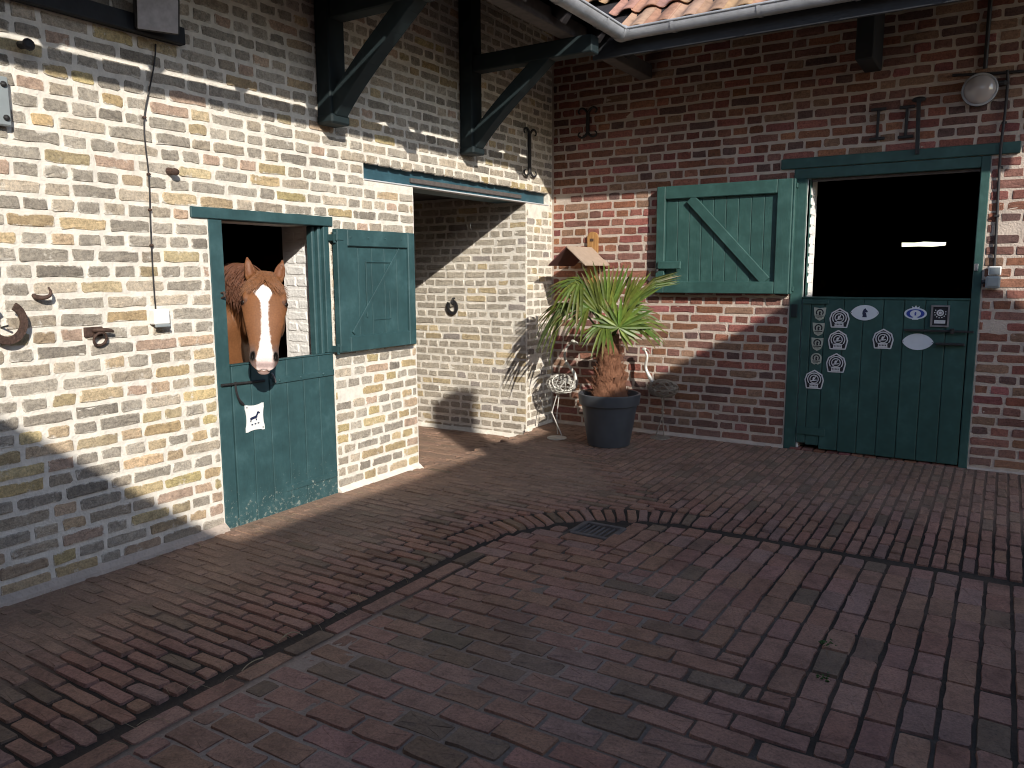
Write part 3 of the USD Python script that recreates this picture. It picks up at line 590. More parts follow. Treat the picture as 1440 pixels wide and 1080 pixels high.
part(s_, 'roof', cat(prism([(-8.5, 3.52), (-8.5, 3.46), (-11, 5.5), (-13.5, 3.46), (-13.5, 3.52)], 0, -4, 6.1)), LK['tile'], tint=A([.36, .17, .10]))
# ---------------------------------------------------------------- measuring: a photograph pixel on a known plane -> metres
def ray(x, y): return FW+(x-720)/FPX*RT-(y-540)/FPX*UP
def onL(x, y, X=0.0): d = ray(x, y); return CAM+d*(X-CAM[0])/d[0]
def onR(x, y, Y=0.0): d = ray(x, y); return CAM+d*(Y-CAM[1])/d[1]
def onG(x, y, Z=0.0): d = ray(x, y); return CAM+d*(Z-CAM[2])/d[2]
orng = np.random.default_rng(21)
# ---------------------------------------------------------------- horse door
f1 = thing('door_frame', 'dark green door frame with a stepped right jamb around the chestnut horse', 'door frame', (0, -3.56, 0))
gl = LK['green_left']
part(f1, 'jamb', bx(-.10, .004, -4.036, -3.942, -.01, 1.865, .004), gl)
part(f1, 'lintel', bx(-.10, .014, -4.15, -3.055, 1.8655, 1.928, .004), gl)
part(f1, 'jamb', bx(-.10, .002, -3.135, -3.085, 1.012, 1.865, .004), gl)
part(f1, 'jamb_moulding', bx(-.105, -.022, -3.163, -3.1355, .98, 1.865, .006), gl)
part(f1, 'jamb_moulding', bx(-.105, -.05, -3.192, -3.1635, .96, 1.865, .006), gl)
part(f1, 'jamb', bx(-.10, -.036, -3.186, -3.085, -.01, 1.010, .004), gl)
part(f1, 'staple', tube([(.004, -3.975, 1.44), (.03, -3.975, 1.445), (.035, -3.975, 1.42), (.004, -3.975, 1.41)], .006, 6), LK['rust'])
d1 = thing('half_door', 'closed lower half door of green planks in front of the horse', 'door', (0, -3.5, 0))
ys = np.linspace(-3.937, -3.088, 7)
for i in range(6): part(d1, 'plank', bx(-.033, .006+orng.uniform(-.0012, .0012), ys[i]+.0018, ys[i+1]-.0018, -.01+.004*i, 1.002-orng.uniform(0, .004), .0035), gl)
part(d1, 'strap', bx(.0065, .016, -3.66, -3.095, .855, .895, .003), gl)
for y in (-3.58, -3.40, -3.2): part(d1, 'bolt', ball((.017, y, .875), (.006, .009, .009), 1), gl)
part(d1, 'strap', bx(.0065, .013, -3.56, -3.095, .135, .175, .003), gl)
part(d1, 'latch_rod', tube([(.016, -4.02, .898), (.016, -3.70, .888)], .008, 8), LK['iron'])
part(d1, 'top_edge', bx(-.036, .010, -3.937, -3.088, 1.0025, 1.011, .002), gl)
part(d1, 'clip', tube(spline([(.012, -3.64, .93), (.03, -3.635, .90), (.03, -3.625, .87), (.012, -3.62, .88)], 8), .006, 6), LK['steel'])
st = thing('leather_strap', 'short dark strap hanging on the green half door left of the white sign', 'strap', (.01, -3.84, .85))
part(st, 'strap', tube(spline([onL(331, 537, .016), onL(333, 553, .02), onL(337, 563, .022), onL(343, 569, .016)], 10), [.007]*7+[.009, .010, .006], 6), LK['black_rubber'])
sg = thing('door_sign', 'white sign with concave sides and a dark horse silhouette on the green half door', 'sign', onL(358, 587, .008))
SO = onL(358, 587, .0075)
def on_left_door(poly, z0, dep): return place(ext(poly, dep), SO+A([z0, 0, 0]), (0, 1, 0), (0, 0, 1), (1, 0, 0))
w2, h2 = .072, .085; c_ = Polygon([(-w2, h2), (w2, h2), (w2, -h2), (-w2, -h2)])
for s in (-1, 1): c_ = c_.difference(affinity.scale(Point(s*w2*1.22, 0).buffer(1, 24), w2*.34, h2*.92)); c_ = c_.difference(affinity.translate(affinity.scale(Point(0, 0).buffer(1, 24), w2*.9, h2*.2), 0, s*h2*1.1))
part(sg, 'plate', on_left_door(c_, 0, .004), LK['plastic_white'])
hp = unary_union([LineString([(-.030, -.004), (.010, .004)]).buffer(.008), LineString([(.008, .004), (.026, .030)]).buffer(.006), LineString([(.022, .030), (.034, .026)]).buffer(.005), LineString([(-.028, -.004), (-.034, -.020)]).buffer(.004), LineString([(.006, -.002), (.010, -.016)]).buffer(.0035)])
part(sg, 'horse_silhouette', on_left_door(hp, .0041, .001), LK['navy'])
for i in range(3): part(sg, 'mark', on_left_door(affinity.scale(Point(-.024+.024*i, -.042+.002*i).buffer(.0075, 8), 1, .6), .0041, .001), LK['navy'])
for p in ((-.058, .070), (.058, -.070)): part(sg, 'screw', on_left_door(Point(*p).buffer(.004, 8), .0041, .002), LK['iron'])
# upper shutter, folded back on the pale wall
s1 = thing('door_shutter', 'open upper shutter of dark green wood with a thin diagonal brace, right of the horse', 'shutter', (.03, -3.06, 1.0))
X1 = .078; ya, yb, za, zb = -3.085, -2.268, 1.008, 1.848
part(s1, 'panel', bx(.028, .050, ya+.02, yb-.02, za+.02, zb-.02, .002), gl)
iy0, iy1, iz0, iz1 = -2.985, -2.345, 1.115, 1.735
pys = np.linspace(iy0-.02, iy1+.02, 6)
for i in range(5): part(s1, 'board', bx(.050, .0565+orng.uniform(-.0005, .0005), pys[i]+.001, pys[i+1]-.001, iz0-.02, iz1+.02, .0018), gl)
part(s1, 'stile', bx(.0285, X1, ya, iy0, za, zb, .005), gl); part(s1, 'stile', bx(.0285, X1, iy1, yb, za, zb, .005), gl)
part(s1, 'rail', bx(.0285, X1-.001, iy0+.0005, iy1-.0005, iz1, zb, .005), gl); part(s1, 'rail', bx(.0285, X1-.001, iy0+.0005, iy1-.0005, za, iz0, .005), gl)
part(s1, 'brace', beam((.062, -2.945, 1.135), (.062, -2.43, 1.722), .014, .030, up=(0, -.75, .66), b=.002), gl)
for q in (bx(.0566, .066, -2.80, -2.79, 1.24, 1.63, .002), bx(.0566, .066, -2.80, -2.50, 1.625, 1.635, .002), bx(.0566, .062, -2.55, -2.542, 1.22, 1.42, .002), bx(.0566, .063, -2.72, -2.54, 1.215, 1.224, .002)): part(s1, 'hatch_trim', q, gl)
for i in range(4): part(s1, 'bolt', ball((X1, -2.96+.18*i, 1.795), (.004, .008, .008), 1), gl)
for z in (1.79, 1.035): part(s1, 'hinge', cat(bx(.004, .085, -3.10, -3.088, z-.022, z+.022, .002), tube([(.060, -3.092, z-.035), (.060, -3.092, z+.035)], .011, 8), bx(.0785, .084, -3.086, -3.03, z-.018, z+.018, .002)), LK['green_left'])
# right door
gr = LK['green_right']
f2 = thing('door_frame', 'dark green door frame with a long double lintel in the red brick wall', 'door frame', (3.04, 0, 0))
part(f2, 'jamb', bx(2.342, 2.442, -.012, .10, -.01, 2.311, .005), gr); part(f2, 'jamb', bx(3.683, 3.744, -.012, .10, -.01, 2.395, .005), gr)
part(f2, 'jamb_moulding', bx(2.4425, 2.466, .012, .09, 1.3, 2.311, .004), gr)
part(f2, 'lintel', bx(2.335, 3.6825, -.010, .10, 2.312, 2.3955, .004), gr); part(f2, 'lintel', bx(2.225, 3.925, -.026, .10, 2.398, 2.481, .005), gr)
part(f2, 'stop_bead', bx(2.47, 3.68, .03, .06, 2.288, 2.3115, .003), LK['grey_wood'])
part(f2, 'latch_plate', bx(3.69, 3.715, -.028, -.0125, 1.545, 1.60, .003), LK['steel'])
d2 = thing('half_door', 'closed wide lower half door of dark green planks carrying round plaques', 'door', (3.02, 0, 0))
xs = np.r_[2.446, 2.52, np.linspace(2.63, 3.678, 8)]
for i in range(len(xs)-1):
    zb_ = [.075, .062, .035, .03, .03, .028, .028, .026, .024][i]
    part(d2, 'plank', bx(xs[i]+.002, xs[i+1]-.002, -.010+orng.uniform(-.0015, .0015), .03, zb_, 1.318, .004), gr)
part(d2, 'top_rail', bx(2.446, 3.68, -.016, .032, 1.3185, 1.336, .004), gr)
part(d2, 'ledge', bx(2.450, 2.66, -.024, -.0125, 1.275, 1.312, .003), gr); part(d2, 'ledge', bx(2.450, 2.68, -.022, -.0125, .15, .215, .003), gr)
zb1, zb2 = onR(1325, 465.5, -.035), onR(1336, 484, -.03)
part(d2, 'bolt_bar', bx(zb1[0]-.27, 3.72, -.045, -.025, zb1[2]-.009, zb1[2]+.009, .004), LK['iron']); part(d2, 'bolt_staple', bx(3.56, 3.59, -.055, -.0125, zb1[2]-.02, zb1[2]+.02, .003), LK['iron'])
part(d2, 'latch', bx(zb2[0]-.10, zb2[0]+.10, -.05, -.0125, zb2[2]-.010, zb2[2]+.010, .006), LK['iron']); part(d2, 'strap_hinge', bx(2.36, 2.41, -.03, -.0125, 1.16, 1.27, .004), LK['green_dark'])
s2 = thing('door_shutter', 'open upper shutter of green planks with a broad diagonal brace on the red wall', 'shutter', (2.345, -.05, 1.355))
Y2 = -.100; xa, xb, za, zb = 1.150, 2.346, 1.357, 2.314; ix0, ix1, jz0, jz1 = 1.232, 2.222, 1.462, 2.200
gb = np.linspace(ix0, ix1, 10)
part(s2, 'backing', bx(xa+.02, xb-.02, -.045, -.030, za+.02, zb-.02, .002), gr)
for i in range(9): part(s2, 'plank', bx(gb[i]+.0018, gb[i+1]-.0018, -.062, -.0455, jz0-.02, jz1+.02, .003), gr)
part(s2, 'stile', bx(xa, ix0, Y2, -.030, za, zb, .006), gr); part(s2, 'stile', bx(ix1, xb, Y2, -.030, za, zb, .006), gr)
part(s2, 'rail', bx(ix0+.0005, ix1-.0005, Y2+.0012, -.030, jz1, zb, .006), gr); part(s2, 'rail', bx(ix0+.0005, ix1-.0005, Y2+.0012, -.030, za, jz0, .006), gr)
part(s2, 'brace', beam((1.462, -.079, 2.196), (2.150, -.079, 1.466), .033, .088, up=(.73, 0, .69), b=.004), gr)
part(s2, 'edge_bead', bx(xb+.0005, xb+.018, -.085, -.032, za, zb, .005), gr)
part(s2, 'turn_button', bx(1.18, 1.40, -.128, -.101, 1.575, 1.645, .006), gr); part(s2, 'ring_pull', cat(tube([(1.175, -.101, 1.57), (1.175, -.125, 1.565)], .013, 8), ball((1.172, -.125, 1.56), (.017, .01, .017), 1)), LK['iron'])
for z in (1.40, 2.26): part(s2, 'hinge', cat(bx(xb+.019, 2.375, -.055, -.014, z-.02, z+.02, .003)), gr)
# plaques on the right half door
def disc(x, y, r, n=24): return Point(x, y).buffer(r, n)
def arc(r0, r1, a0, a1, cx=0, cy=0, n=28):
    t = np.radians(np.linspace(a0, a1, n)); return Polygon([(cx+r1*math.cos(a), cy+r1*math.sin(a)) for a in t]+[(cx+r0*math.cos(a), cy+r0*math.sin(a)) for a in t[::-1]])
KNIGHT = Polygon([(-.30, -.5), (.32, -.5), (.26, -.25), (.18, -.05), (.10, .08), (.26, .02), (.42, .10), (.36, .22), (.20, .34), (.10, .46), (.04, .52), (.0, .44), (-.14, .36), (-.26, .16), (-.30, -.1), (-.22, -.3)])
def sign(name, label, pxl, W, layers, group=None, cat_='plaque'):
    o = onR(*pxl, -.0125); t = thing(name, label, cat_, o, group)
    for n, poly, z0, dep, m in layers: part(t, n, place(ext(affinity.scale(poly, W, W, origin=(0, 0)), dep), o+A([0, -z0, 0]), (1, 0, 0), (0, 0, 1), (0, -1, 0)), m)
    return t
PENT = Polygon([(0, .54), (.40, .30), (.50, -.02), (.40, -.50), (-.40, -.50), (-.50, -.02), (-.40, .30)]).buffer(-.06).buffer(.06, 8)
def horseshoe_layers():
    inner = PENT.buffer(-.065)
    shoe = arc(.31, .36, -35, 215, 0, .02); ring = disc(0, .03, .235).difference(disc(0, .03, .195)); tab = Polygon([(-.23, -.43), (.23, -.43), (.20, -.20), (-.20, -.20)])
    beads = unary_union([disc(.335*math.cos(a), .02+.335*math.sin(a), .022, 6) for a in np.radians([200, 215, 228, 240, -20, -35, -48, -60])]); 
    rider = unary_union([affinity.translate(affinity.scale(KNIGHT, .17, .22, origin=(0, 0)), -.03, .04), LineString([(-.13, -.06), (.12, -.02)]).buffer(.025), LineString([(.02, .05), (.06, .17)]).buffer(.025)])
    text = unary_union([_sbox(-.17+.07*i, -.35, -.13+.07*i, -.28) for i in range(5)])
    return [('plate', PENT, 0, .004, LK['plaque_white']), ('field', inner, .0041, .0012, LK['plaque_black']), ('horseshoe', unary_union([shoe.difference(tab), beads.difference(shoe)]), .0054, .001, LK['plaque_white']),
            ('medallion', unary_union([disc(0, .03, .235), tab]), .0066, .001, LK['plaque_white']), ('medallion_field', disc(0, .03, .19), .0077, .0008, LK['plaque_black']), ('rider', rider.intersection(disc(0, .03, .18)), .0086, .0008, LK['plaque_white']), ('lettering', text, .0077, .0006, LK['plaque_black'])]
GP = 'black and white horseshoe plaques on the dark half door'
pl0 = sign('horseshoe_plaque', 'topmost black and white horseshoe plaque, left of the oval with a horse head', (1180.6, 447.6), .158, horseshoe_layers(), GP)
for pxl, lb in (((1178.5, 478.2), 'black and white horseshoe plaque, second down in the column of three'), ((1175.7, 510.6), 'black and white horseshoe plaque, lowest in the column of three'), ((1241.9, 476.8), 'black and white horseshoe plaque standing alone below the horse head oval'), ((1145, 533.7), 'black and white horseshoe plaque below the four small cream shields')):
    copy_of(pl0, 'horseshoe_plaque', lb, onR(*pxl, -.0125), 'plaque', GP)
SH = Polygon([(-.46, .52), (0, .47), (.46, .52), (.42, 0), (.30, -.36), (0, -.54), (-.30, -.36), (-.42, 0)])
def shield_layers(P, m=LK['plaque_cream']):
    sh = arc(.20, .30, -40, 220, 0, .12); kn = affinity.translate(affinity.scale(KNIGHT, .26, .34, origin=(0, 0)), 0, .08)
    return [('plate', P, 0, .004, m), ('emblem', unary_union([sh, kn]), .0041, .0012, LK['plaque_black']), ('bar', unary_union([_sbox(-.30, -.20, .30, -.13)]+[_sbox(-.20+.1*i, -.32, -.14+.1*i, -.26) for i in range(4)]), .0041, .0012, LK['plaque_black'])]
for i, (pxl, lb) in enumerate((((1152.9, 441.5), 'small cream shield plaque, topmost of the column by the hinge'), ((1151.1, 463), 'small cream shield plaque, second in the column by the hinge'), ((1149.3, 484), 'small cream shield plaque, third in the column by the hinge'))):
    sign('shield_plaque', lb, pxl, .106, shield_layers(SH), 'small cream shield plaques')
RP = unary_union([disc(0, .08, .44), Polygon([(-.44, .08), (.44, .08), (.40, -.30), (.12, -.48), (.12, -.40), (-.12, -.40), (-.12, -.48), (-.40, -.30)])])
sign('shield_plaque', 'small grey cream plaque with a rounded top, lowest of the column by the hinge', (1147.9, 505), .100, shield_layers(RP))
OV = disc(0, 0, .62).intersection(affinity.translate(disc(0, 0, .62), 0, 0)); OV = affinity.translate(disc(0, 0, .53, 48), 0, .22).intersection(affinity.translate(disc(0, 0, .53, 48), 0, -.22)); OV = affinity.scale(OV, 1/(2*math.sqrt(.53**2-.22**2)), .58/.62).buffer(-.05).buffer(.05)
scr = [('screw', disc(s*.46, 0, .016, 8), .0041, .002, LK['iron']) for s in (-1, 1)]
sign('oval_sign', 'white pointed oval sign with a dark blue horse head', (1216, 439.7), .216, [('plate', OV, 0, .004, LK['enamel']), ('horse_head', affinity.scale(KNIGHT, .27, .34, origin=(0, 0)), .0041, .001, LK['navy'])]+scr, cat_='sign')
sign('oval_sign', 'blank white pointed oval sign below the blue oval badge', (1290.4, 480.6), .226, [('plate', OV, 0, .004, LK['enamel'])]+scr, cat_='sign')
el = affinity.scale(disc(0, 0, .5, 40), 1, .56)
sign('badge', 'blue and white oval badge with a small crown above', (1287.4, 441), .162, [('plate', unary_union([el, Polygon([(-.14, .24), (-.18, .36), (-.06, .30), (0, .40), (.06, .30), (.18, .36), (.14, .24)])]), 0, .004, LK['enamel']), ('blue_field', affinity.scale(el, .80, .78), .0041, .001, LK['blue']),
    ('emblem', unary_union([affinity.scale(disc(0, 0, .24), 1, .72).difference(affinity.translate(affinity.scale(KNIGHT, .14, .18, origin=(0, 0)), 0, 0))]), .0052, .001, LK['enamel']), ('ribbon', Polygon([(-.10, -.17), (.10, -.17), (.14, -.30), (-.14, -.30)]), .0054, .001, LK['enamel'])], cat_='sign')
FRAME = _sbox(-.5, -.66, .5, .66)
sign('framed_award', 'small framed black award with a silver medallion near the door bolt', (1322, 444.5), .128, [('frame', FRAME.difference(_sbox(-.40, -.56, .40, .56)), 0, .012, LK['frame_silver']), ('backing', _sbox(-.41, -.57, .41, .57), .001, .004, LK['plaque_black']),
    ('medallion', unary_union([disc(0, .20, .20).difference(disc(0, .20, .12)), disc(0, .20, .09)]+[disc(.30*math.cos(a), .20+.30*math.sin(a), .035, 6) for a in np.radians(range(150, 400, 28))]), .0052, .001, LK['plaque_white']), ('label', _sbox(-.30, -.45, .30, -.24), .0052, .001, LK['plaque_white'])], cat_='award')
# ---------------------------------------------------------------- horse
TH, PH = math.radians(-36), math.radians(31)
hd = A([math.cos(TH), math.sin(TH), 0]); ax = A([0, 0, -1])*math.cos(PH)+hd*math.sin(PH); nn = hd*math.cos(PH)+A([0, 0, 1])*math.sin(PH)
roll = math.radians(-5); ww = np.cross(nn, ax); ww /= np.linalg.norm(ww)
ax, ww = ax*math.cos(roll)+ww*math.sin(roll), ww*math.cos(roll)-ax*math.sin(roll)
NOSE = onL(371, 519, .25); HS = .98; POLL = NOSE - ax*.64*HS*.95 - nn*(-.03)
hx = lambda t, w, v: POLL + HS*(np.multiply.outer(np.asarray(t, float)*.95, ax)+np.multiply.outer(np.asarray(w, float), ww)+np.multiply.outer(np.asarray(v, float), nn))
T_ = [-.05, .0, .06, .12, .18, .24, .31, .38, .45, .51, .56, .60, .635, .66]
W_ = [.065, .095, .118, .132, .138, .132, .122, .108, .094, .086, .086, .084, .072, .040]
F_ = [.010, .030, .048, .058, .062, .060, .056, .050, .044, .040, .038, .030, .012, -.012]
B_ = [.060, .095, .120, .150, .170, .172, .150, .118, .094, .084, .082, .080, .070, .050]
ts = np.linspace(-.05, .66, 34); Wt, Ft, Bt = (np.interp(ts, T_, q) for q in (W_, F_, B_)); V = []; NS = 40; al = np.arange(NS)/NS*2*PI
for t, w, f, b in zip(ts, Wt, Ft, Bt):
    c, s = np.cos(al), np.sin(al); sg_ = lambda q, e: np.sign(q)*np.abs(q)**e
    wid = np.where(s > 0, w*(1-.18*s), w*(1-.30*np.abs(s)))
    V.append(hx(np.full(NS, t), wid*sg_(c, .85), np.where(s > 0, f*sg_(s, .75), b*sg_(s, .9))))
V = np.vstack(V); F = []
for i in range(len(ts)-1):
    for j in range(NS): a, b = i*NS+j, i*NS+(j+1) % NS; F += [[a, b, b+NS], [a, b+NS, a+NS]]
V = np.vstack([V, hx([ts[0]], [0], [-.03]), hx([ts[-1]], [0], [-.03])]); n0 = len(V)-2
for j in range(NS): F += [[n0, (j+1) % NS, j], [n0+1, n0-NS+j, n0-NS+(j+1) % NS]]
def man(mesh):
    m = trimesh.Trimesh(*mesh, process=True); m.fix_normals(); return Man(manifold3d.Mesh(m.vertices.astype(np.float32), m.faces.astype(np.uint32)))
def ell(t, w, v, r, sub=2):
    b = trimesh.creation.icosphere(subdivisions=sub).vertices*A(r)+A([t, w, v]); return Man.hull_points(hx(b[:, 0], b[:, 1], b[:, 2]))
def chain(pts, rad):
    out = None
    for p, q, a, b in zip(pts[:-1], pts[1:], rad[:-1], rad[1:]):
        s = trimesh.creation.icosphere(subdivisions=2).vertices; h = Man.hull_points(np.vstack([s*a+p, s*b+q])); out = h if out is None else out+h
    return out
H = man((V, A(F)))
for s in (-1, 1):
    H = H + ell(.165, s*.110, .026, (.050, .022, .018)) + ell(.26, s*.100, -.095, (.115, .030, .080)) + ell(.575, s*.060, .004, (.046, .028, .034))
    H = H + chain(hx([.20, .36], [s*.122, s*.098], [.0, .012]), [.016, .010])
    H = H - ell(.580, s*.066, .030, (.026, .010, .030)) - ell(.197, s*.142, .014, (.018, .014, .015))
H = H + ell(.615, 0, -.062, (.036, .046, .030)) + ell(.652, 0, -.045, (.022, .038, .020))
H = H - chain(hx([.645, .662, .645, .60], [-.058, 0., .058, .068], [-.030, -.012, -.030, -.05]), [.004, .005, .004, .003])
for s in (-1, 1):    # ears
    base, tip = hx([.012], [s*.078], [-.030])[0], hx([-.172], [s*.108], [-.016])[0]; e = (tip-base)/np.linalg.norm(tip-base); sd = ww-e*(ww@e); sd /= np.linalg.norm(sd); fr = np.cross(sd, e); fr *= np.sign(fr@nn)
    L_ = np.linalg.norm(tip-base); pts = []; inn = []
    for u, r in ((0, .026), (.2, .036), (.45, .038), (.7, .026), (.88, .012), (1, .003)):
        c = base+e*L_*u
        for a in np.linspace(0, 2*PI, 12, endpoint=False): pts.append((u, c+sd*r*math.cos(a)+fr*r*.62*math.sin(a)))
        for a in np.linspace(0, 2*PI, 10, endpoint=False): inn.append((u, c+fr*.022+sd*r*.70*math.cos(a)+fr*r*.62*math.sin(a)))
    us = [0, .2, .45, .7, .88, 1]
    for k in range(5): H = H + Man.hull_points(A([p for u, p in pts if u in us[k:k+2]]))
    for k in range(1, 4): H = H - Man.hull_points(A([p for u, p in inn if u in us[k:k+2]]))
# neck, trunk and legs inside the stall
WITH = A([-.82, -3.40, 1.38]); NB = hx([.06], [0], [-.10])[0]
def oval(c, d, rh, rw, n=20):
    d = d/np.linalg.norm(d); s = np.cross(d, [0, 0, 1]); s /= np.linalg.norm(s); u = np.cross(s, d); a = np.arange(n)/n*2*PI; return c+rw*np.cos(a)[:, None]*s+rh*np.sin(a)[:, None]*u
nk = [(NB, .105, .080), (NB*.72+WITH*.28+A([.0, .0, -.02]), .23, .10), (NB*.42+WITH*.58+A([.02, .0, -.08]), .31, .13), (WITH+A([.06, 0, -.18]), .34, .15)]
dv = WITH-NB
for (c0, h0, w0), (c1, h1, w1) in zip(nk[:-1], nk[1:]): H = H + Man.hull_points(np.vstack([oval(c0, dv, h0, w0), oval(c1, dv, h1, w1)]))
H = H + chain(A([[-.42, -3.66, 1.22], [-.52, -3.60, .98], [-.8, -3.45, .95]]), [.15, .19, .22])
tr = [(A([-.66, -3.50, 1.06]), .26, .20), (A([-1.0, -3.30, 1.10]), .35, .25), (A([-1.7, -3.22, 1.08]), .36, .28), (A([-2.3, -3.2, 1.14]), .34, .27), (A([-2.62, -3.2, 1.16]), .20, .17)]
for (c0, h0, w0), (c1, h1, w1) in zip(tr[:-1], tr[1:]): H = H + Man.hull_points(np.vstack([oval(c0, A([-1., 0, 0]), h0, w0), oval(c1, A([-1., 0, 0]), h1, w1)]))
for s in (-1, 1):
    H = H + chain(A([[-1.05, -3.22+s*.13, .95], [-1.03, -3.22+s*.13, .70], [-1.02, -3.22+s*.12, .42], [-1.03, -3.22+s*.12, .12], [-1.0, -3.22+s*.12, .03]]), [.12, .075, .045, .034, .05])
    H = H + chain(A([[-2.35, -3.22+s*.14, 1.0], [-2.28, -3.22+s*.14, .72], [-2.50, -3.22+s*.13, .46], [-2.44, -3.22+s*.13, .14], [-2.40, -3.22+s*.13, .03]]), [.19, .11, .055, .037, .05])
hv, hf = arr(H.refine_to_length(.013)); hm = trimesh.Trimesh(hv, hf, process=True); h0 = A(hm.vertices); trimesh.smoothing.filter_laplacian(hm, lamb=.35, iterations=6, volume_constraint=False); dv_ = A(hm.vertices)-h0; dl = np.linalg.norm(dv_, axis=1, keepdims=True); hm.vertices = h0+dv_*np.minimum(1, .008/np.maximum(dl, 1e-9))
P = A(hm.vertices); q = (P-POLL)/HS; t, w, v = q@ax/.95, q@ww, q@nn
col = np.tile(A([.195, .080, .031]), (len(P), 1))
shade = meshkit.fbm(P*7, 3); col *= (.80+.4*shade)[:, None]
head = (t > -.2) & (t < .72) & (np.abs(w) < .19) & (v > -.3) & (v < .12)
mixc = lambda m, c: col.__setitem__(slice(None), col*(1-m[:, None])+A(c)*m[:, None])
sm = lambda x, a, b: np.clip((x-a)/(b-a), 0, 1)
mixc(head*sm(t, .46, .60)*.75*sm(np.abs(w), .045, .075), (.13, .085, .075))                                     # dark skin of the muzzle
mixc((head*(np.hypot((t-.19)/.032, (v-.016)/.026) < 1)*(np.abs(w) > .10)).astype(float)*.8, (.05, .025, .015))   # around the eyes
mixc((head & (t < -.01) & (v > -.03)).astype(float)*.55*sm(-t, .01, .05), (.16, .065, .035))
wc = np.interp(t, [.08, .2, .5, .66], [-.014, -.004, .006, .008]); wz = np.interp(t, [.075, .10, .135, .165, .21, .30, .40, .48, .54, .60, .66], [.0, .040, .056, .044, .026, .022, .026, .032, .042, .056, .050])
wz = wz+.006*(meshkit.noise(P*60)-.5)+.004*(meshkit.noise(P*24)-.5)
mixc(head*np.exp(-((np.abs(w)-.085)/.022)**2)*sm(t, .22, .30)*(1-sm(t, .44, .52))*.35*(v < .045), (.16, .065, .03))
mixc(head*np.exp(-((t-.20)/.05)**2)*sm(np.abs(w), .085, .12)*.45, (.14, .055, .028))
mixc(head*(v > -.02)*np.clip((wz-np.abs(w-wc))/.008+.5*(meshkit.noise(P*140)-.4), 0, 1)*((t > .075)), (.84, .80, .77))
mixc(head*(v > -.01)*np.clip((wz-np.abs(w-wc))/.01, 0, 1)*sm(t, .53, .60), (.70, .54, .50))
mixc(head*sm(-v, .04, .055)*sm(t, .575, .60)*(np.abs(w) < .07), (.72, .60, .56))
mixc(head*sm(t, .49, .555)*sm(np.abs(w), .040, .060)*.82, (.105, .078, .070))
mixc(head*sm(t, .60, .62)*sm(-v, .01, .03)*.9, (.42, .30, .27))
mixc(head*sm(t, .61, .625)*(1-sm(t, .64, .65))*(v > -.05)*.6, (.16, .10, .095))
for s in (-1, 1): mixc((head*(np.hypot(np.hypot((t-.580)/.034, (v-.028)/.034), (s*w-.066)/.0165) < 1)).astype(float), (.010, .007, .006))
hs = thing('horse', 'chestnut horse with a white blaze looking out over the green half door', 'horse', (-1.5, -4.0, 0))
part(hs, 'body', (P, A(hm.faces)), coat, smooth=True, tint=col)
for s in (-1, 1): part(hs, 'eye', ell(.197, s*.124, .016, (.019, .015, .017), 3), eye_look, smooth=True)
def strands(t_, name, paths, width, m):
    c = UsdGeom.BasisCurves.Define(stage, numbered(t_.path, name)); n = [len(p) for p in paths]
    c.CreatePointsAttr(Vt.Vec3fArray.FromNumpy((np.vstack(paths)-t_.o).astype(np.float32))); c.CreateCurveVertexCountsAttr(Vt.IntArray(n)); c.CreateTypeAttr('linear')
    wd = np.concatenate([np.interp(np.linspace(0, 1, k), [0, .7, 1], [width, width*.9, width*.2]) for k in n]).astype(np.float32); c.CreateWidthsAttr(Vt.FloatArray.FromNumpy(wd)); c.SetWidthsInterpolation('vertex')
    UsdShade.MaterialBindingAPI.Apply(c.GetPrim()).Bind(m); return c
hr = np.random.default_rng(4); fl = []
front = lambda t_, w_: np.interp(t_, T_, F_)*(1-min(abs(w_)/(np.interp(t_, T_, W_)+1e-6), 1)**2.4*.9)
for k in range(230):
    s = -1 if hr.random() < .58 else 1; w0 = hr.normal(0, .022)-.004; ln = hr.uniform(.10, .19)*(1 if abs(w0) > .0 else 1); wend = s*hr.uniform(.05, .15)-.004; p = []
    for u in np.linspace(0, 1, 8):
        tt = -.030+ln*u; w_ = w0+(wend-w0)*u**1.25+.004*math.sin(5*u+k); p.append(hx([tt], [w_], [max(front(max(tt, 0), w_), -.02)+.011+.004*hr.random()])[0])
    fl.append(A(p))
strands(hs, 'forelock', fl, .0048, mane_look)
mn = []
for k in range(420):
    u = hr.uniform(.0, .9); c = NB*(1-u)+WITH*u+A([0, 0, np.interp(u, [0, .28, .58, 1], [.10, .19, .21, .13])]); ln = hr.uniform(.14, .26); sd_ = -1 if hr.random() < .8 else 1
    p = [c+A([0, sd_*(.03+.115*math.sin(x*PI/2)*1.1), .015-.0*x])+A([0.02*hr.normal()*x, 0, -ln*x**1.3]) for x in np.linspace(0, 1, 6)]; mn.append(A(p))
strands(hs, 'mane', mn, .005, simple('dark_chestnut_hair', (.13, .050, .026), .6, var=.3, scale=60))
# ---------------------------------------------------------------- potted palm
RH, TV = A([math.cos(YAW), -math.sin(YAW), 0]), -A([FW[0], FW[1], 0])/math.hypot(FW[0], FW[1]); UZ = A([0, 0, 1.])
PC = onG(856, 627); PC[2] = gz(PC[0], PC[1])+.012
pt = thing('flower_pot', 'large charcoal plastic flower pot with a thick rim', 'pot', PC)
o = A([PC[0], PC[1], PC[2]])
part(pt, 'body', lathe([(0, .004), (.180, .004), (.188, .012), (.246, .365), (.252, .372), (.255, .374)], 64, o), LK['pot'], smooth=35)
part(pt, 'rim', lathe([(.250, .372), (.264, .374), (.268, .380), (.277, .462), (.275, .470), (.266, .474), (.256, .472), (.252, .46), (.245, .38)], 64, o), LK['pot'], smooth=35)
part(pt, 'soil', lathe([(.25, .425), (.18, .435), (.08, .445), (.0, .446)], 40, o), LK['soil'], smooth=True)
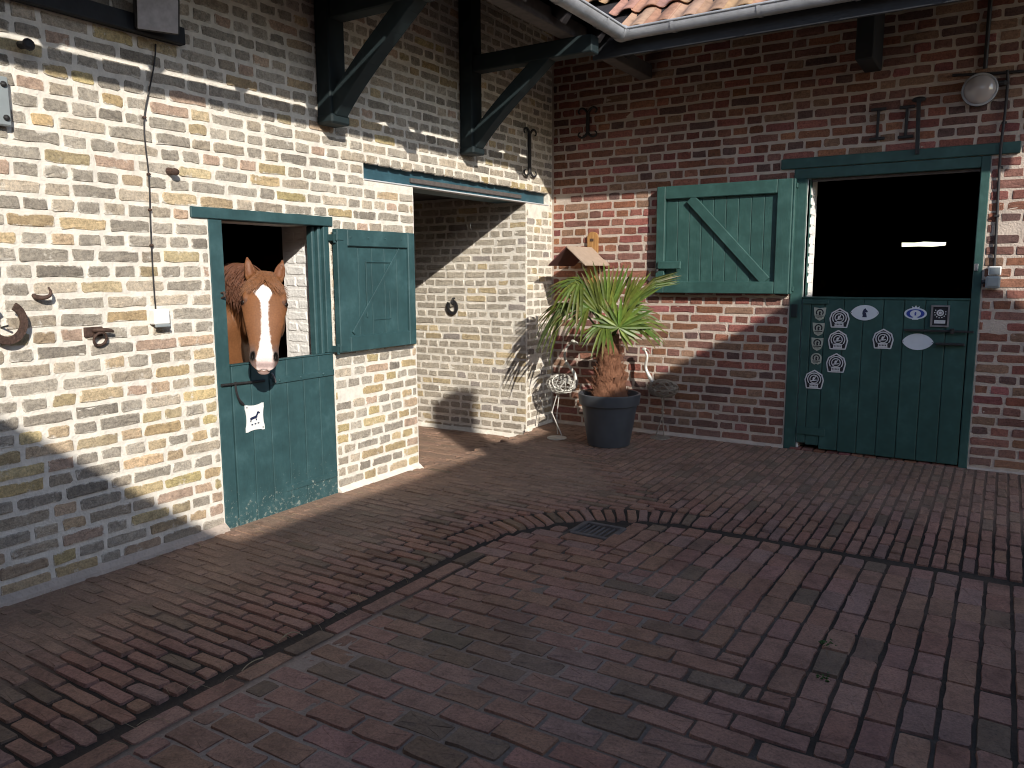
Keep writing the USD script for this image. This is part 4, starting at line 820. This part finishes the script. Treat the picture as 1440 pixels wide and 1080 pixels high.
pm = thing('fan_palm', 'small fan palm with a hairy reddish trunk in the charcoal pot', 'palm', o+A([0, 0, .44]))
tp = np.random.default_rng(8); B0 = o+A([0, 0, .43])
zz = np.linspace(0, .56, 28); n = 36; V = []
for i, z in enumerate(zz):
    r = np.interp(z, [0, .08, .22, .36, .56], [.150, .138, .108, .088, .072]); a = np.arange(n)/n*2*PI
    rr = r*(1+.10*np.abs(np.sin(a*4+z*22))+.08*(meshkit.noise(np.c_[np.cos(a)*3, np.sin(a)*3, np.full(n, z*16)])-.5)); V.append(np.c_[rr*np.cos(a), rr*np.sin(a), np.full(n, z)])
V = np.vstack(V)+B0+RH*0; F = []
for i in range(len(zz)-1):
    for j in range(n): a, b = i*n+j, i*n+(j+1) % n; F += [[a, b, b+n], [a, b+n, a+n]]
part(pm, 'trunk', (V, A(F)), fibre, smooth=True)
for k in range(26):     # old leaf bases
    z = tp.uniform(.02, .42); a = tp.uniform(0, 2*PI); r = np.interp(z, [0, .22, .5], [.148, .12, .08]); d = A([math.cos(a), math.sin(a), 0])
    part(pm, 'leaf_base', beam(B0+d*(r-.01)+A([0, 0, z]), B0+d*(r+.028)+A([0, 0, z+tp.uniform(.05, .09)]), tp.uniform(.03, .055), .010, up=d+A([0, 0, .01]), b=.003), fibre)
fb = []
for k in range(500):
    z = tp.uniform(.0, .48); a = tp.uniform(0, 2*PI); r = np.interp(z, [0, .22, .5], [.152, .125, .085]); p = B0+A([r*math.cos(a), r*math.sin(a), z]); d = A([math.cos(a), math.sin(a), 0])
    fb.append(A([p, p+d*tp.uniform(.005, .02)+A([*(tp.normal(0, .012, 2)), tp.uniform(.01, .05)]), p+d*tp.uniform(.01, .04)+A([*(tp.normal(0, .02, 2)), tp.uniform(.0, .07)])]))
strands(pm, 'fibre', fb, .003, fibre)
W3 = lambda r, u, t: RH*r+UZ*u+TV*t
CR = B0+UZ*.53
def frond(hub, axis, normal, R, spread, droop, n=26, tone=1.0, width=.030, tipdir=None, pet=True):
    hub = CR+W3(*hub); d = W3(*axis); d /= np.linalg.norm(d); nrm = W3(*normal); nrm -= d*(nrm@d); nrm /= np.linalg.norm(nrm); s = np.cross(nrm, d)
    Vs, Fs, C, base = [], [], [], 0
    for k in range(n):
        a = math.radians(spread)*(2*(k+.5)/n-1); L = R*(.78+.22*math.cos(a))*tp.uniform(.88, 1.06); e = d*math.cos(a)+s*math.sin(a); cr = np.cross(nrm, e); dd = droop*tp.uniform(.6, 1.5)
        fold = tp.uniform(.25, .55)*width; colr = A([.088, .128, .024])*tp.uniform(.65, 1.35)*A([tp.uniform(.8, 1.3), 1, 1])*tone; us = [0, .14, .35, .58, .8, 1.0]
        for u in us:
            c = hub+e*L*u-UZ*dd*L*u**2.2+nrm*.01*(k % 2)
            if tipdir is not None and u > .6: c = c+W3(*tipdir)*L*(u-.6)
            wd = 1.22*width*np.interp(u, [0, .14, .4, .75, 1], [.25, .6, 1, .72, .06])*.5
            Vs += [c-cr*wd+nrm*fold*wd/width*1.2, c, c+cr*wd+nrm*fold*wd/width*1.2]; tipc = np.interp(u, [0, .5, .9, 1], [1.25, 1, .95, 1.1]); C += [(colr*tipc if u < .75 or (k*7+n) % 10 > 1 else A([.19, .15, .06]))]*3
        for i in range(len(us)-1):
            b = base+3*i
            for m in (0, 1): Fs += [[b+m, b+m+1, b+m+4], [b+m, b+m+4, b+m+3]]
        base += 3*len(us)
    part(pm, 'frond', (A(Vs), A(Fs)), leafy, smooth=False, tint=A(C))
    if pet: part(pm, 'leaf_stalk', tube(spline([CR+W3(*(A([hub@RH-CR@RH, 0, hub@TV-CR@TV])*.12))-UZ*.10, (CR+hub)/2+UZ*.02, hub], 8), [.011, .010, .009, .009, .008, .007, .007, .006], 6), leafy, smooth=True, tint=A([.10, .15, .035]))
frond((.05, .11, .20), (.30, .70, .15), (-.1, -.2, .95), .33, 140, .06, 20, 1.45, .032)
frond((-.26, .50, .06), (-.85, -.02, .15), (.05, .9, .45), .34, 80, .70, 18, 1.0, .030)
frond((.20, .33, .02), (.74, .64, .0), (.2, -.3, .9), .42, 9, .0, 12, 1.1, .026, tipdir=(.5, -.45, 0))
frond((-.03, .20, .05), (-.04, 1, .02), (0, -.05, 1), .50, 32, .03, 12, 1.15, .028)
frond((-.09, .20, .08), (-.52, .85, .1), (.1, 0, 1), .46, 28, .10, 10, 1.0, .028)
frond((-.20, .26, .10), (-.85, .05, .3), (.0, .8, .6), .34, 60, .50, 12, .95, .028)
frond((.14, .15, .08), (.80, .05, .25), (.0, .8, .6), .36, 45, .45, 10, 1.15, .028)
frond((-.05, .12, .14), (-.45, -.25, .6), (.0, .7, .7), .28, 50, .45, 9, 1.05, .028)
frond((.14, .22, -.06), (.85, .35, -.3), (.1, .6, .8), .36, 40, .30, 9, 1.0, .026)
frond((-.16, .26, -.12), (-.45, .25, -.8), (.0, 1, 0), .36, 60, .35, 11, .8, .026)
frond((.10, .24, .06), (.50, .80, .15), (-.1, -.1, 1), .42, 24, .10, 9, 1.2, .028)
frond((-.36, .30, .02), (-.8, -.3, .0), (.1, .7, .7), .34, 42, .75, 10, .85, .026)
# ---------------------------------------------------------------- wire flamingos
def flamingo(label, Y, body, br, neck, legs, foot, look):
    c = onR(*body, Y); t = thing('flamingo_sculpture', label, 'garden sculpture', (c[0], c[1], 0)); fr = np.random.default_rng(int(body[0]))
    k = np.linalg.norm(onR(body[0]+10, body[1], Y)-c)/10; rx, rz = br[0]*k, br[1]*k; ry = rz*1.05; W = []
    for i in range(34):
        a, b = fr.normal(size=3), fr.normal(size=3); a /= np.linalg.norm(a); b -= a*(a@b); b /= np.linalg.norm(b); th = np.linspace(0, fr.uniform(3, 6.2), 26); p = np.cos(th)[:, None]*a+np.sin(th)[:, None]*b+.12*np.sin(3*th)[:, None]*np.cross(a, b); p /= np.linalg.norm(p, axis=1)[:, None]
        W.append(tube(c+p*A([rx, ry, rz])*fr.uniform(.88, 1.02), .0034, 5))
    part(t, 'wire_body', cat(*W), LK[look])
    npth = spline([onR(*p, Y) for p in neck], 26); part(t, 'neck', tube(npth, np.interp(np.linspace(0, 1, 26), [0, .3, .85, 1], [.026, .016, .011, .010]), 10), LK['wire'], smooth=True)
    hd_ = npth[-1]; part(t, 'head', ball(hd_, (.024, .018, .018)), LK['wire'], smooth=True); part(t, 'beak', tube([hd_+A([.01, 0, 0]), hd_+A([.045, -.004, -.010]), hd_+A([.058, -.006, -.035])], [.009, .007, .002], 7), LK[look], smooth=True)
    for lg, dy in zip(legs, (-.012, .02)):
        L_ = [onR(*p, Y+dy) for p in lg]; L_[-1][2] = gz(L_[-1][0], L_[-1][1])+.018; part(t, 'leg', cat(tube(A(L_), .0055, 6), ball(L_[1], .011, 1)), LK[look], smooth=40)
    fo = onG(*foot); fo[2] = gz(fo[0], fo[1])+.016; part(t, 'base_plate', lathe([(0, .006), (.088, .006), (.092, .003), (.092, -.004)], 24, fo), LK[look])
flamingo('white wire flamingo sculpture with its neck raised, left of the charcoal pot', -.56, (789, 540), (20, 12.5), [(806, 546), (810, 535), (807, 524), (797, 510), (794, 498), (798, 487), (806, 480)], [[(784, 552), (776, 580), (790, 616)], [(786, 556), (783, 585), (784, 614)]], (783, 618), 'wire')
flamingo('weathered wire flamingo sculpture in the shade, right of the charcoal pot', -.16, (932, 546), (22, 12), [(918, 540), (913, 529), (908, 515), (910, 503), (909, 497), (906, 491)], [[(930, 557), (933, 580), (922, 612)], [(933, 557), (931, 578), (934, 614)]], (928, 618), 'wire_rust')
# ---------------------------------------------------------------- bird feeder
bf = thing('bird_feeder', 'wooden bird feeder with a tan pitched roof on the wall behind the palm', 'bird feeder', (.47, 0, 1.6))
bd = unary_union([_sbox(-.052, -.30, .052, .30), disc(0, .30, .052)])
part(bf, 'back_board', place(ext(bd, .034), (.472, -.008, 1.585), (1, 0, 0), (0, 0, 1), (0, -1, 0)), LK['pine'])
part(bf, 'hook_plate', bx(.450, .488, -.047, -.042, 1.845, 1.872, .002), LK['rust'])
RB = .47; rz = 1.775
for s in (1, -1): part(bf, 'roof_panel', hull([(RB, y, rz) for y in (-.045, -.56)]+[(RB, y, rz+.014) for y in (-.045, -.56)]+[(RB+s*.19, y, rz-.165) for y in (-.045, -.56)]+[(RB+s*.19, y, rz-.152) for y in (-.045, -.56)]), LK['feeder_roof'] if s > 0 else LK['maroon'])
part(bf, 'gable', hull([(RB-.15, -.06, rz-.10), (RB+.15, -.06, rz-.10), (RB, -.06, rz-.005), (RB-.15, -.045, rz-.10), (RB+.15, -.045, rz-.10), (RB, -.045, rz-.005)]), LK['maroon'])
part(bf, 'tray', cat(bx(RB-.10, RB+.10, -.30, -.05, 1.36, 1.375, .003), bx(RB-.10, RB+.10, -.31, -.30, 1.36, 1.40, .003)), LK['pine'])

# ---------------------------------------------------------------- small things on the walls
rail = thing('timber_rail', 'black timber rail fixed high on the left wall at the picture edge', 'rail', (.03, -4.6, 2.83))
part(rail, 'board', bx(.006, .06, -5.6, -4.15, 2.775, 2.865, .006), LK['black_wood'])
fd = thing('flood_light', 'square dark flood light tilted down from the black timber rail', 'lamp', (.1, -4.25, 2.95))
fc = onL(222, 20, .17); fa = A([.80, -.42, -.42]); fa /= np.linalg.norm(fa); fs = np.cross(fa, [0, 0, 1]); fs /= np.linalg.norm(fs); fu = np.cross(fs, fa)
def obox(c, s, u, a, hx_, hy, hz, b): v, f = bx(-hx_, hx_, -hy, hy, -hz, hz, b); return c+v[:, :1]*s+v[:, 1:2]*u+v[:, 2:]*a, f
part(fd, 'housing', obox(fc-fa*.045, fs, fu, fa, .105, .090, .042, .012), LK['iron']); part(fd, 'glass', obox(fc, fs, fu, fa, .095, .080, .004, .002), simple('flood_glass', (.45, .44, .45), .35, var=.2, scale=20)); part(fd, 'yoke', tube([fc-fa*.05, (.08, fc[1], 2.85), (.05, fc[1], 2.84)], .012, 8), LK['iron'])
cb = thing('wall_cable', 'thin black cable hanging from the flood light to the white socket', 'cable', (.012, -4.33, 2))
cp = [onL(*p, .014) for p in ((219, 62), (216, 95), (209, 130), (203, 165), (204, 200), (209, 245), (211, 295), (213, 345), (216, 400), (219, 436))]
part(cb, 'cable', tube(spline(cp, 60), .0045, 6), LK['black_rubber'], smooth=True)
for i in (3, 5, 6, 7): part(cb, 'clip', ball(cp[i], (.010, .012, .008), 1), LK['rust'])
sk = thing('wall_socket', 'small white socket box on the pale brick wall, left of the horse door', 'socket', onL(219, 446)); so = onL(219, 446)
part(sk, 'box', bx(.006, .062, so[1]-.046, so[1]+.046, so[2]-.038, so[2]+.045, .006), LK['plastic_white']); part(sk, 'flap', bx(.050, .068, so[1]-.044, so[1]+.044, so[2]-.052, so[2]-.0385, .003), LK['plastic_grey'])
def shoe_mesh(c, e1, e2, en, R, th, wd, open_=(-55, 235)):
    a = np.radians(np.linspace(*open_, 26)); rx = R*(1-.10*np.clip(-np.sin(a), 0, 1)); outer = [(r*math.cos(q)*.92, r*math.sin(q)*1.08) for q, r in zip(a, rx+wd/2)]; inner = [(r*math.cos(q)*.92, r*math.sin(q)*1.08) for q, r in zip(a, rx-wd/2)]
    return place(ext(Polygon(outer+inner[::-1]).buffer(.002), th), c, e1, e2, en)
so = onL(8, 452, .045)
h1 = thing('horseshoe', 'rusty horseshoe hung open end up on the pale wall at the left picture edge', 'horseshoe', so)
part(h1, 'shoe', shoe_mesh(so, (0, -1, 0), (0, 0, -1), A([1, 0, .1]), .082, .014, .030), LK['rust']); part(h1, 'nail', tube([(0, so[1], so[2]-.03), (.06, so[1], so[2]-.02)], .005, 6), LK['iron'])
so = onR(638, 431, -.5)
h2_ = thing('horseshoe', 'dark horseshoe on the passage wall', 'horseshoe', so)
part(h2_, 'shoe', shoe_mesh(so+A([0, -.02, 0]), A([.94, 0, .34]), A([-.34, 0, .94])*-1, (0, -1, 0), .062, .014, .024), LK['iron']); part(h2_, 'hook', tube(spline([so+A([.02, .0, .08]), so+A([.02, -.05, .075]), so+A([.02, -.06, .04]), so+A([.02, -.03, .02])], 10), .007, 6), LK['iron'])
so = onR(664, 318, -.5); pg = thing('wall_hook', 'small pale hook high on the shaded passage wall', 'hook', so); part(pg, 'hook', tube(spline([so+A([0, 0, .03]), so+A([0, -.03, .02]), so+A([0, -.03, -.02]), so+A([0, -.01, -.03])], 8), .005, 6), LK['steel'])
so = onL(138, 473); tr_ = thing('tether_ring', 'rusty tether ring on a plate in the pale wall, left of the horse door', 'ring', so)
part(tr_, 'plate', bx(.002, .016, so[1]-.075, so[1]+.02, so[2]+.0, so[2]+.05, .003), LK['rust']); part(tr_, 'eye', tube(spline([so+A([.01, -.03, .03]), so+A([.05, -.01, .035]), so+A([.055, .03, .03]), so+A([.04, .06, .02])], 10), [.011]*7+[.010, .008, .004], 8), LK['rust'], smooth=True)
a = np.linspace(0, 2*PI, 28); part(tr_, 'ring', tube(np.c_[.035+.012*np.sin(a), so[1]-.01+.033*np.cos(a), so[2]-.012+.033*np.sin(a)], .007, 7), LK['rust'], smooth=True)
so = onL(60, 414); hk = thing('wall_hook', 'small rusty hook above the horseshoe on the pale wall', 'hook', so); part(hk, 'hook', tube(spline([so+A([0, -.04, -.005]), so+A([.035, -.03, -.015]), so+A([.05, .0, -.01]), so+A([.048, .005, .035])], 10), [.012, .012, .012, .012, .011, .010, .009, .008, .006, .004], 7), LK['rust'], smooth=True)
so = onL(237, 241); nb = thing('iron_stub', 'rusty iron stub sticking out above the horse door lintel', 'iron stub', so); part(nb, 'stub', cat(tube([so+A([0, 0, 0]), so+A([.05, .005, -.005])], [.022, .015], 9), ball(so+A([.05, .005, -.005]), (.015, .026, .020), 1)), LK['rust'])
so = onL(28, 63); nb2 = thing('iron_stub', 'dark iron peg in the shade at the upper left', 'iron stub', so); part(nb2, 'peg', cat(tube([so, so+A([.07, 0, -.01])], .018, 8), ball(so+A([.075, 0, -.01]), (.015, .028, .028), 1)), LK['iron'])
so = onL(3, 145, .03); stp = thing('door_strap', 'grey green iron strap at the left picture edge', 'strap', so); part(stp, 'strap', bx(.012, .045, so[1]-.06, so[1]+.028, 2.215, 2.43, .006), LK['plastic_grey']); [part(stp, 'bolt', ball((.046, so[1]+.005, z), .014, 1), LK['iron']) for z in (2.395, 2.25)]
def anchor(name, label, c, e1, en, h, curl=.06, th=.020):
    t = thing(name, label, 'wall anchor', c); u = UZ; e1, en = A(e1, float), A(en, float)
    part(t, 'bar', obox(c+en*.022, e1, u, en, th*.8, h/2, th*.6, .004), LK['iron'])
    for sy in (-1, 1):
        for sx in (-1, 1):
            p = [c+en*.024+u*sy*(h/2-.02), c+en*.026+u*sy*(h/2+.02)+e1*sx*curl*.35, c+en*.028+u*sy*(h/2+.035)+e1*sx*curl*.9, c+en*.028+u*sy*(h/2+.012)+e1*sx*curl*1.3, c+en*.028+u*sy*(h/2-.015)+e1*sx*curl*1.05]
            part(t, 'scroll', tube(spline(p if curl > .05 else p[:3], 12), np.linspace(.013, .007, 12), 7), LK['iron'], smooth=True)
anchor('wall_anchor', 'curled black iron wall anchor above the passage beam', onL(742, 215), (0, 1, 0), (1, 0, 0), .36, .085)
anchor('wall_anchor', 'curled black iron wall anchor in the corner of the red wall', onR(828, 173), (1, 0, 0), (0, -1, 0), .20, .075)
for pq, lb in (((1235, 175), 'small black I shaped wall anchor above the right lintel, left one of the pair'), ((1275, 172), 'small black I shaped wall anchor above the right lintel, next to the hanging bar')):
    c = onR(*pq); t = thing('wall_anchor', lb, 'wall anchor', c); part(t, 'bar', bx(c[0]-.010, c[0]+.010, -.028, -.006, c[2]-.112, c[2]+.112, .003), LK['iron'])
    for s in (-1, 1): part(t, 'foot', bx(c[0]-.055, c[0]+.055, -.030, -.006, c[2]+s*.112-.011, c[2]+s*.112+.011, .004), LK['iron'])
hb = thing('iron_bar', 'dark iron bar hanging on the red wall beside the I shaped anchors', 'iron bar', (3.245, -.02, 2.6)); part(hb, 'bar', beam((3.236, -.035, 2.86), (3.25, -.035, 2.44), .030, .014, up=(0, -1, 0), b=.003), LK['iron']); part(hb, 'hook', ball((3.236, -.02, 2.85), (.05, .02, .022), 1), LK['iron'])
so = onR(1378, 128); wl_ = thing('wall_lamp', 'round bulkhead lamp with domed glass on the red wall', 'lamp', so)
rot = lambda m: place(m, so, (1, 0, 0), (0, 0, 1), (0, -1, 0))
part(wl_, 'base', rot(lathe([(0, .0), (.105, .004), (.118, .03), (.120, .05), (.112, .058)], 40)), LK['iron'], smooth=35); part(wl_, 'rim', rot(lathe([(.103, .052), (.116, .052), (.118, .060), (.112, .066), (.103, .064)], 40)), LK['zinc'], smooth=35)
part(wl_, 'glass', rot(lathe([(.104, .058), (.098, .082), (.080, .105), (.05, .122), (.02, .130), (.0, .131)], 40)), LK['lamp_glass'], smooth=True)
part(wl_, 'arm', tube([so+A([.0, -.03, .03]), so+A([.15, -.03, .035]), so+A([.17, -.012, .03])], .018, 8), LK['iron'])
c2_ = thing('wall_cable', 'black cable running along the red wall above the round lamp and down to the switch', 'cable', (3.8, -.01, 2.5))
part(c2_, 'cable', tube([(3.45, -.016, 3.00), (3.65, -.018, 2.985), (3.79, -.016, 2.975), (4.6, -.016, 2.94)], .011, 7), LK['black_rubber'], smooth=True)
part(c2_, 'cable', tube(spline([(3.80, -.02, 2.99), (3.808, -.022, 2.7), (3.80, -.034, 2.45), (3.803, -.02, 2.2), (3.812, -.018, 1.9), (3.818, -.02, 1.57)], 40), .010, 7), LK['black_rubber'], smooth=True)
part(c2_, 'conduit', tube([(3.66, -.02, 3.02), (3.66, -.02, 3.9)], .015, 8), LK['black_rubber'], smooth=True)
for z in (2.62, 2.3, 1.95): part(c2_, 'clip', bx(3.79, 3.825, -.034, -.006, z-.008, z+.008, .003), LK['iron'])
bxs = thing('switch_box', 'pair of grey switch boxes one above the other, right of the dark half door', 'switch', (3.82, 0, 1.5))
part(bxs, 'box', bx(3.783, 3.866, -.055, -.006, 1.510, 1.578, .006), LK['plastic_white']); part(bxs, 'cover', bx(3.790, 3.859, -.062, -.0555, 1.516, 1.570, .004), LK['plastic_grey']); part(bxs, 'box', bx(3.770, 3.866, -.070, -.006, 1.415, 1.505, .008), LK['plastic_grey']); part(bxs, 'cover', bx(3.782, 3.856, -.076, -.0705, 1.43, 1.495, .004), LK['plastic_grey']); part(bxs, 'knob', tube([(3.768, -.04, 1.465), (3.745, -.045, 1.46)], .016, 8), LK['black_rubber'])
# loose straw and weeds on the paving
def lie(px_, L, a, lift=.004):
    p = onG(*px_); p[2] = 0; e = A([math.cos(a), math.sin(a), 0]); q = p+e*L; m_ = (p+q)/2+A([-e[1], e[0], 0])*L*.08
    for k in (p, q, m_): k[2] = gz(k[0], k[1])+.016+lift
    m_[2] += .006; return spline([p, m_, q], 8)
sw = [lie((247, 767), .12, 1.2), lie((278, 770), .07, -.4), lie((397, 905), .10, 1.4, .02), lie((340, 945), .12, 1.7, .02), lie((432, 705), .07, .3), lie((445, 702), .05, 1.0)]
for i in range(40): sw.append(lie((60+520*orng.random(), 0), 1, 0) if False else lie(tuple(A([150+440*(i/40), 1030-225*(i/40)])+orng.normal(0, 7, 2)), orng.uniform(.03, .10), orng.uniform(0, 3.1), .0))
for i in range(70):      # bits swept against the foot of the left wall and the right door
    sw.append(lie(tuple(px([[.07+abs(orng.normal(0, .09)), orng.uniform(-5.6, -2.3), 0]])[0][:2]), orng.uniform(.02, .07), orng.uniform(0, 3.1), .002))
for i in range(36):
    sw.append(lie(tuple(px([[orng.uniform(.4, 4.2), -.07-abs(orng.normal(0, .10)), 0]])[0][:2]), orng.uniform(.02, .06), orng.uniform(0, 3.1), .002))
for i, p in enumerate(sw[:6]):
    t = thing('straw_stalk', ['dry straw stalk lying left of the horse door', 'short straw bit crossing the stalk left of the horse door', 'pale straw stalk upright in the gutter line', 'pale straw stalk in the gutter line nearer the viewer', 'straw bit at the right foot of the half door', 'second straw bit at the right foot of the half door'][i], 'straw', p[0]); part(t, 'stalk', tube(p, .0022, 5), LK['straw'])
lit = thing('straw_litter', 'fine straw litter caught in the gutter line', 'straw', (1.42, -5, 0), kind='stuff'); part(lit, 'litter', cat(*[tube(p, .0009, 4) for p in sw[6::2]]), LK['straw'], kind='stuff')
for i, (pq, lb) in enumerate((((1158, 958), 'small green weed sprouting between paving bricks, nearer one'), ((1160, 909), 'small green weed sprouting between paving bricks, farther one'))):
    p = onG(*pq); p[2] = gz(p[0], p[1]); t = thing('weed', lb, 'weed', p); V, F = [], []
    for k in range(16):
        a = orng.uniform(0, 2*PI); L = orng.uniform(.010, .026); e = A([math.cos(a), math.sin(a), 0]); s = A([-e[1], e[0], 0]); b = p+A([*orng.normal(0, .012, 2), .008]); n0 = len(V)
        V += [b, b+e*L*.5+s*L*.22+UZ*.015, b+e*L+UZ*.010, b+e*L*.5-s*L*.22+UZ*.015]; F += [[n0, n0+1, n0+2], [n0, n0+2, n0+3]]
    part(t, 'leaves', (A(V), A(F)), LK['weed'])
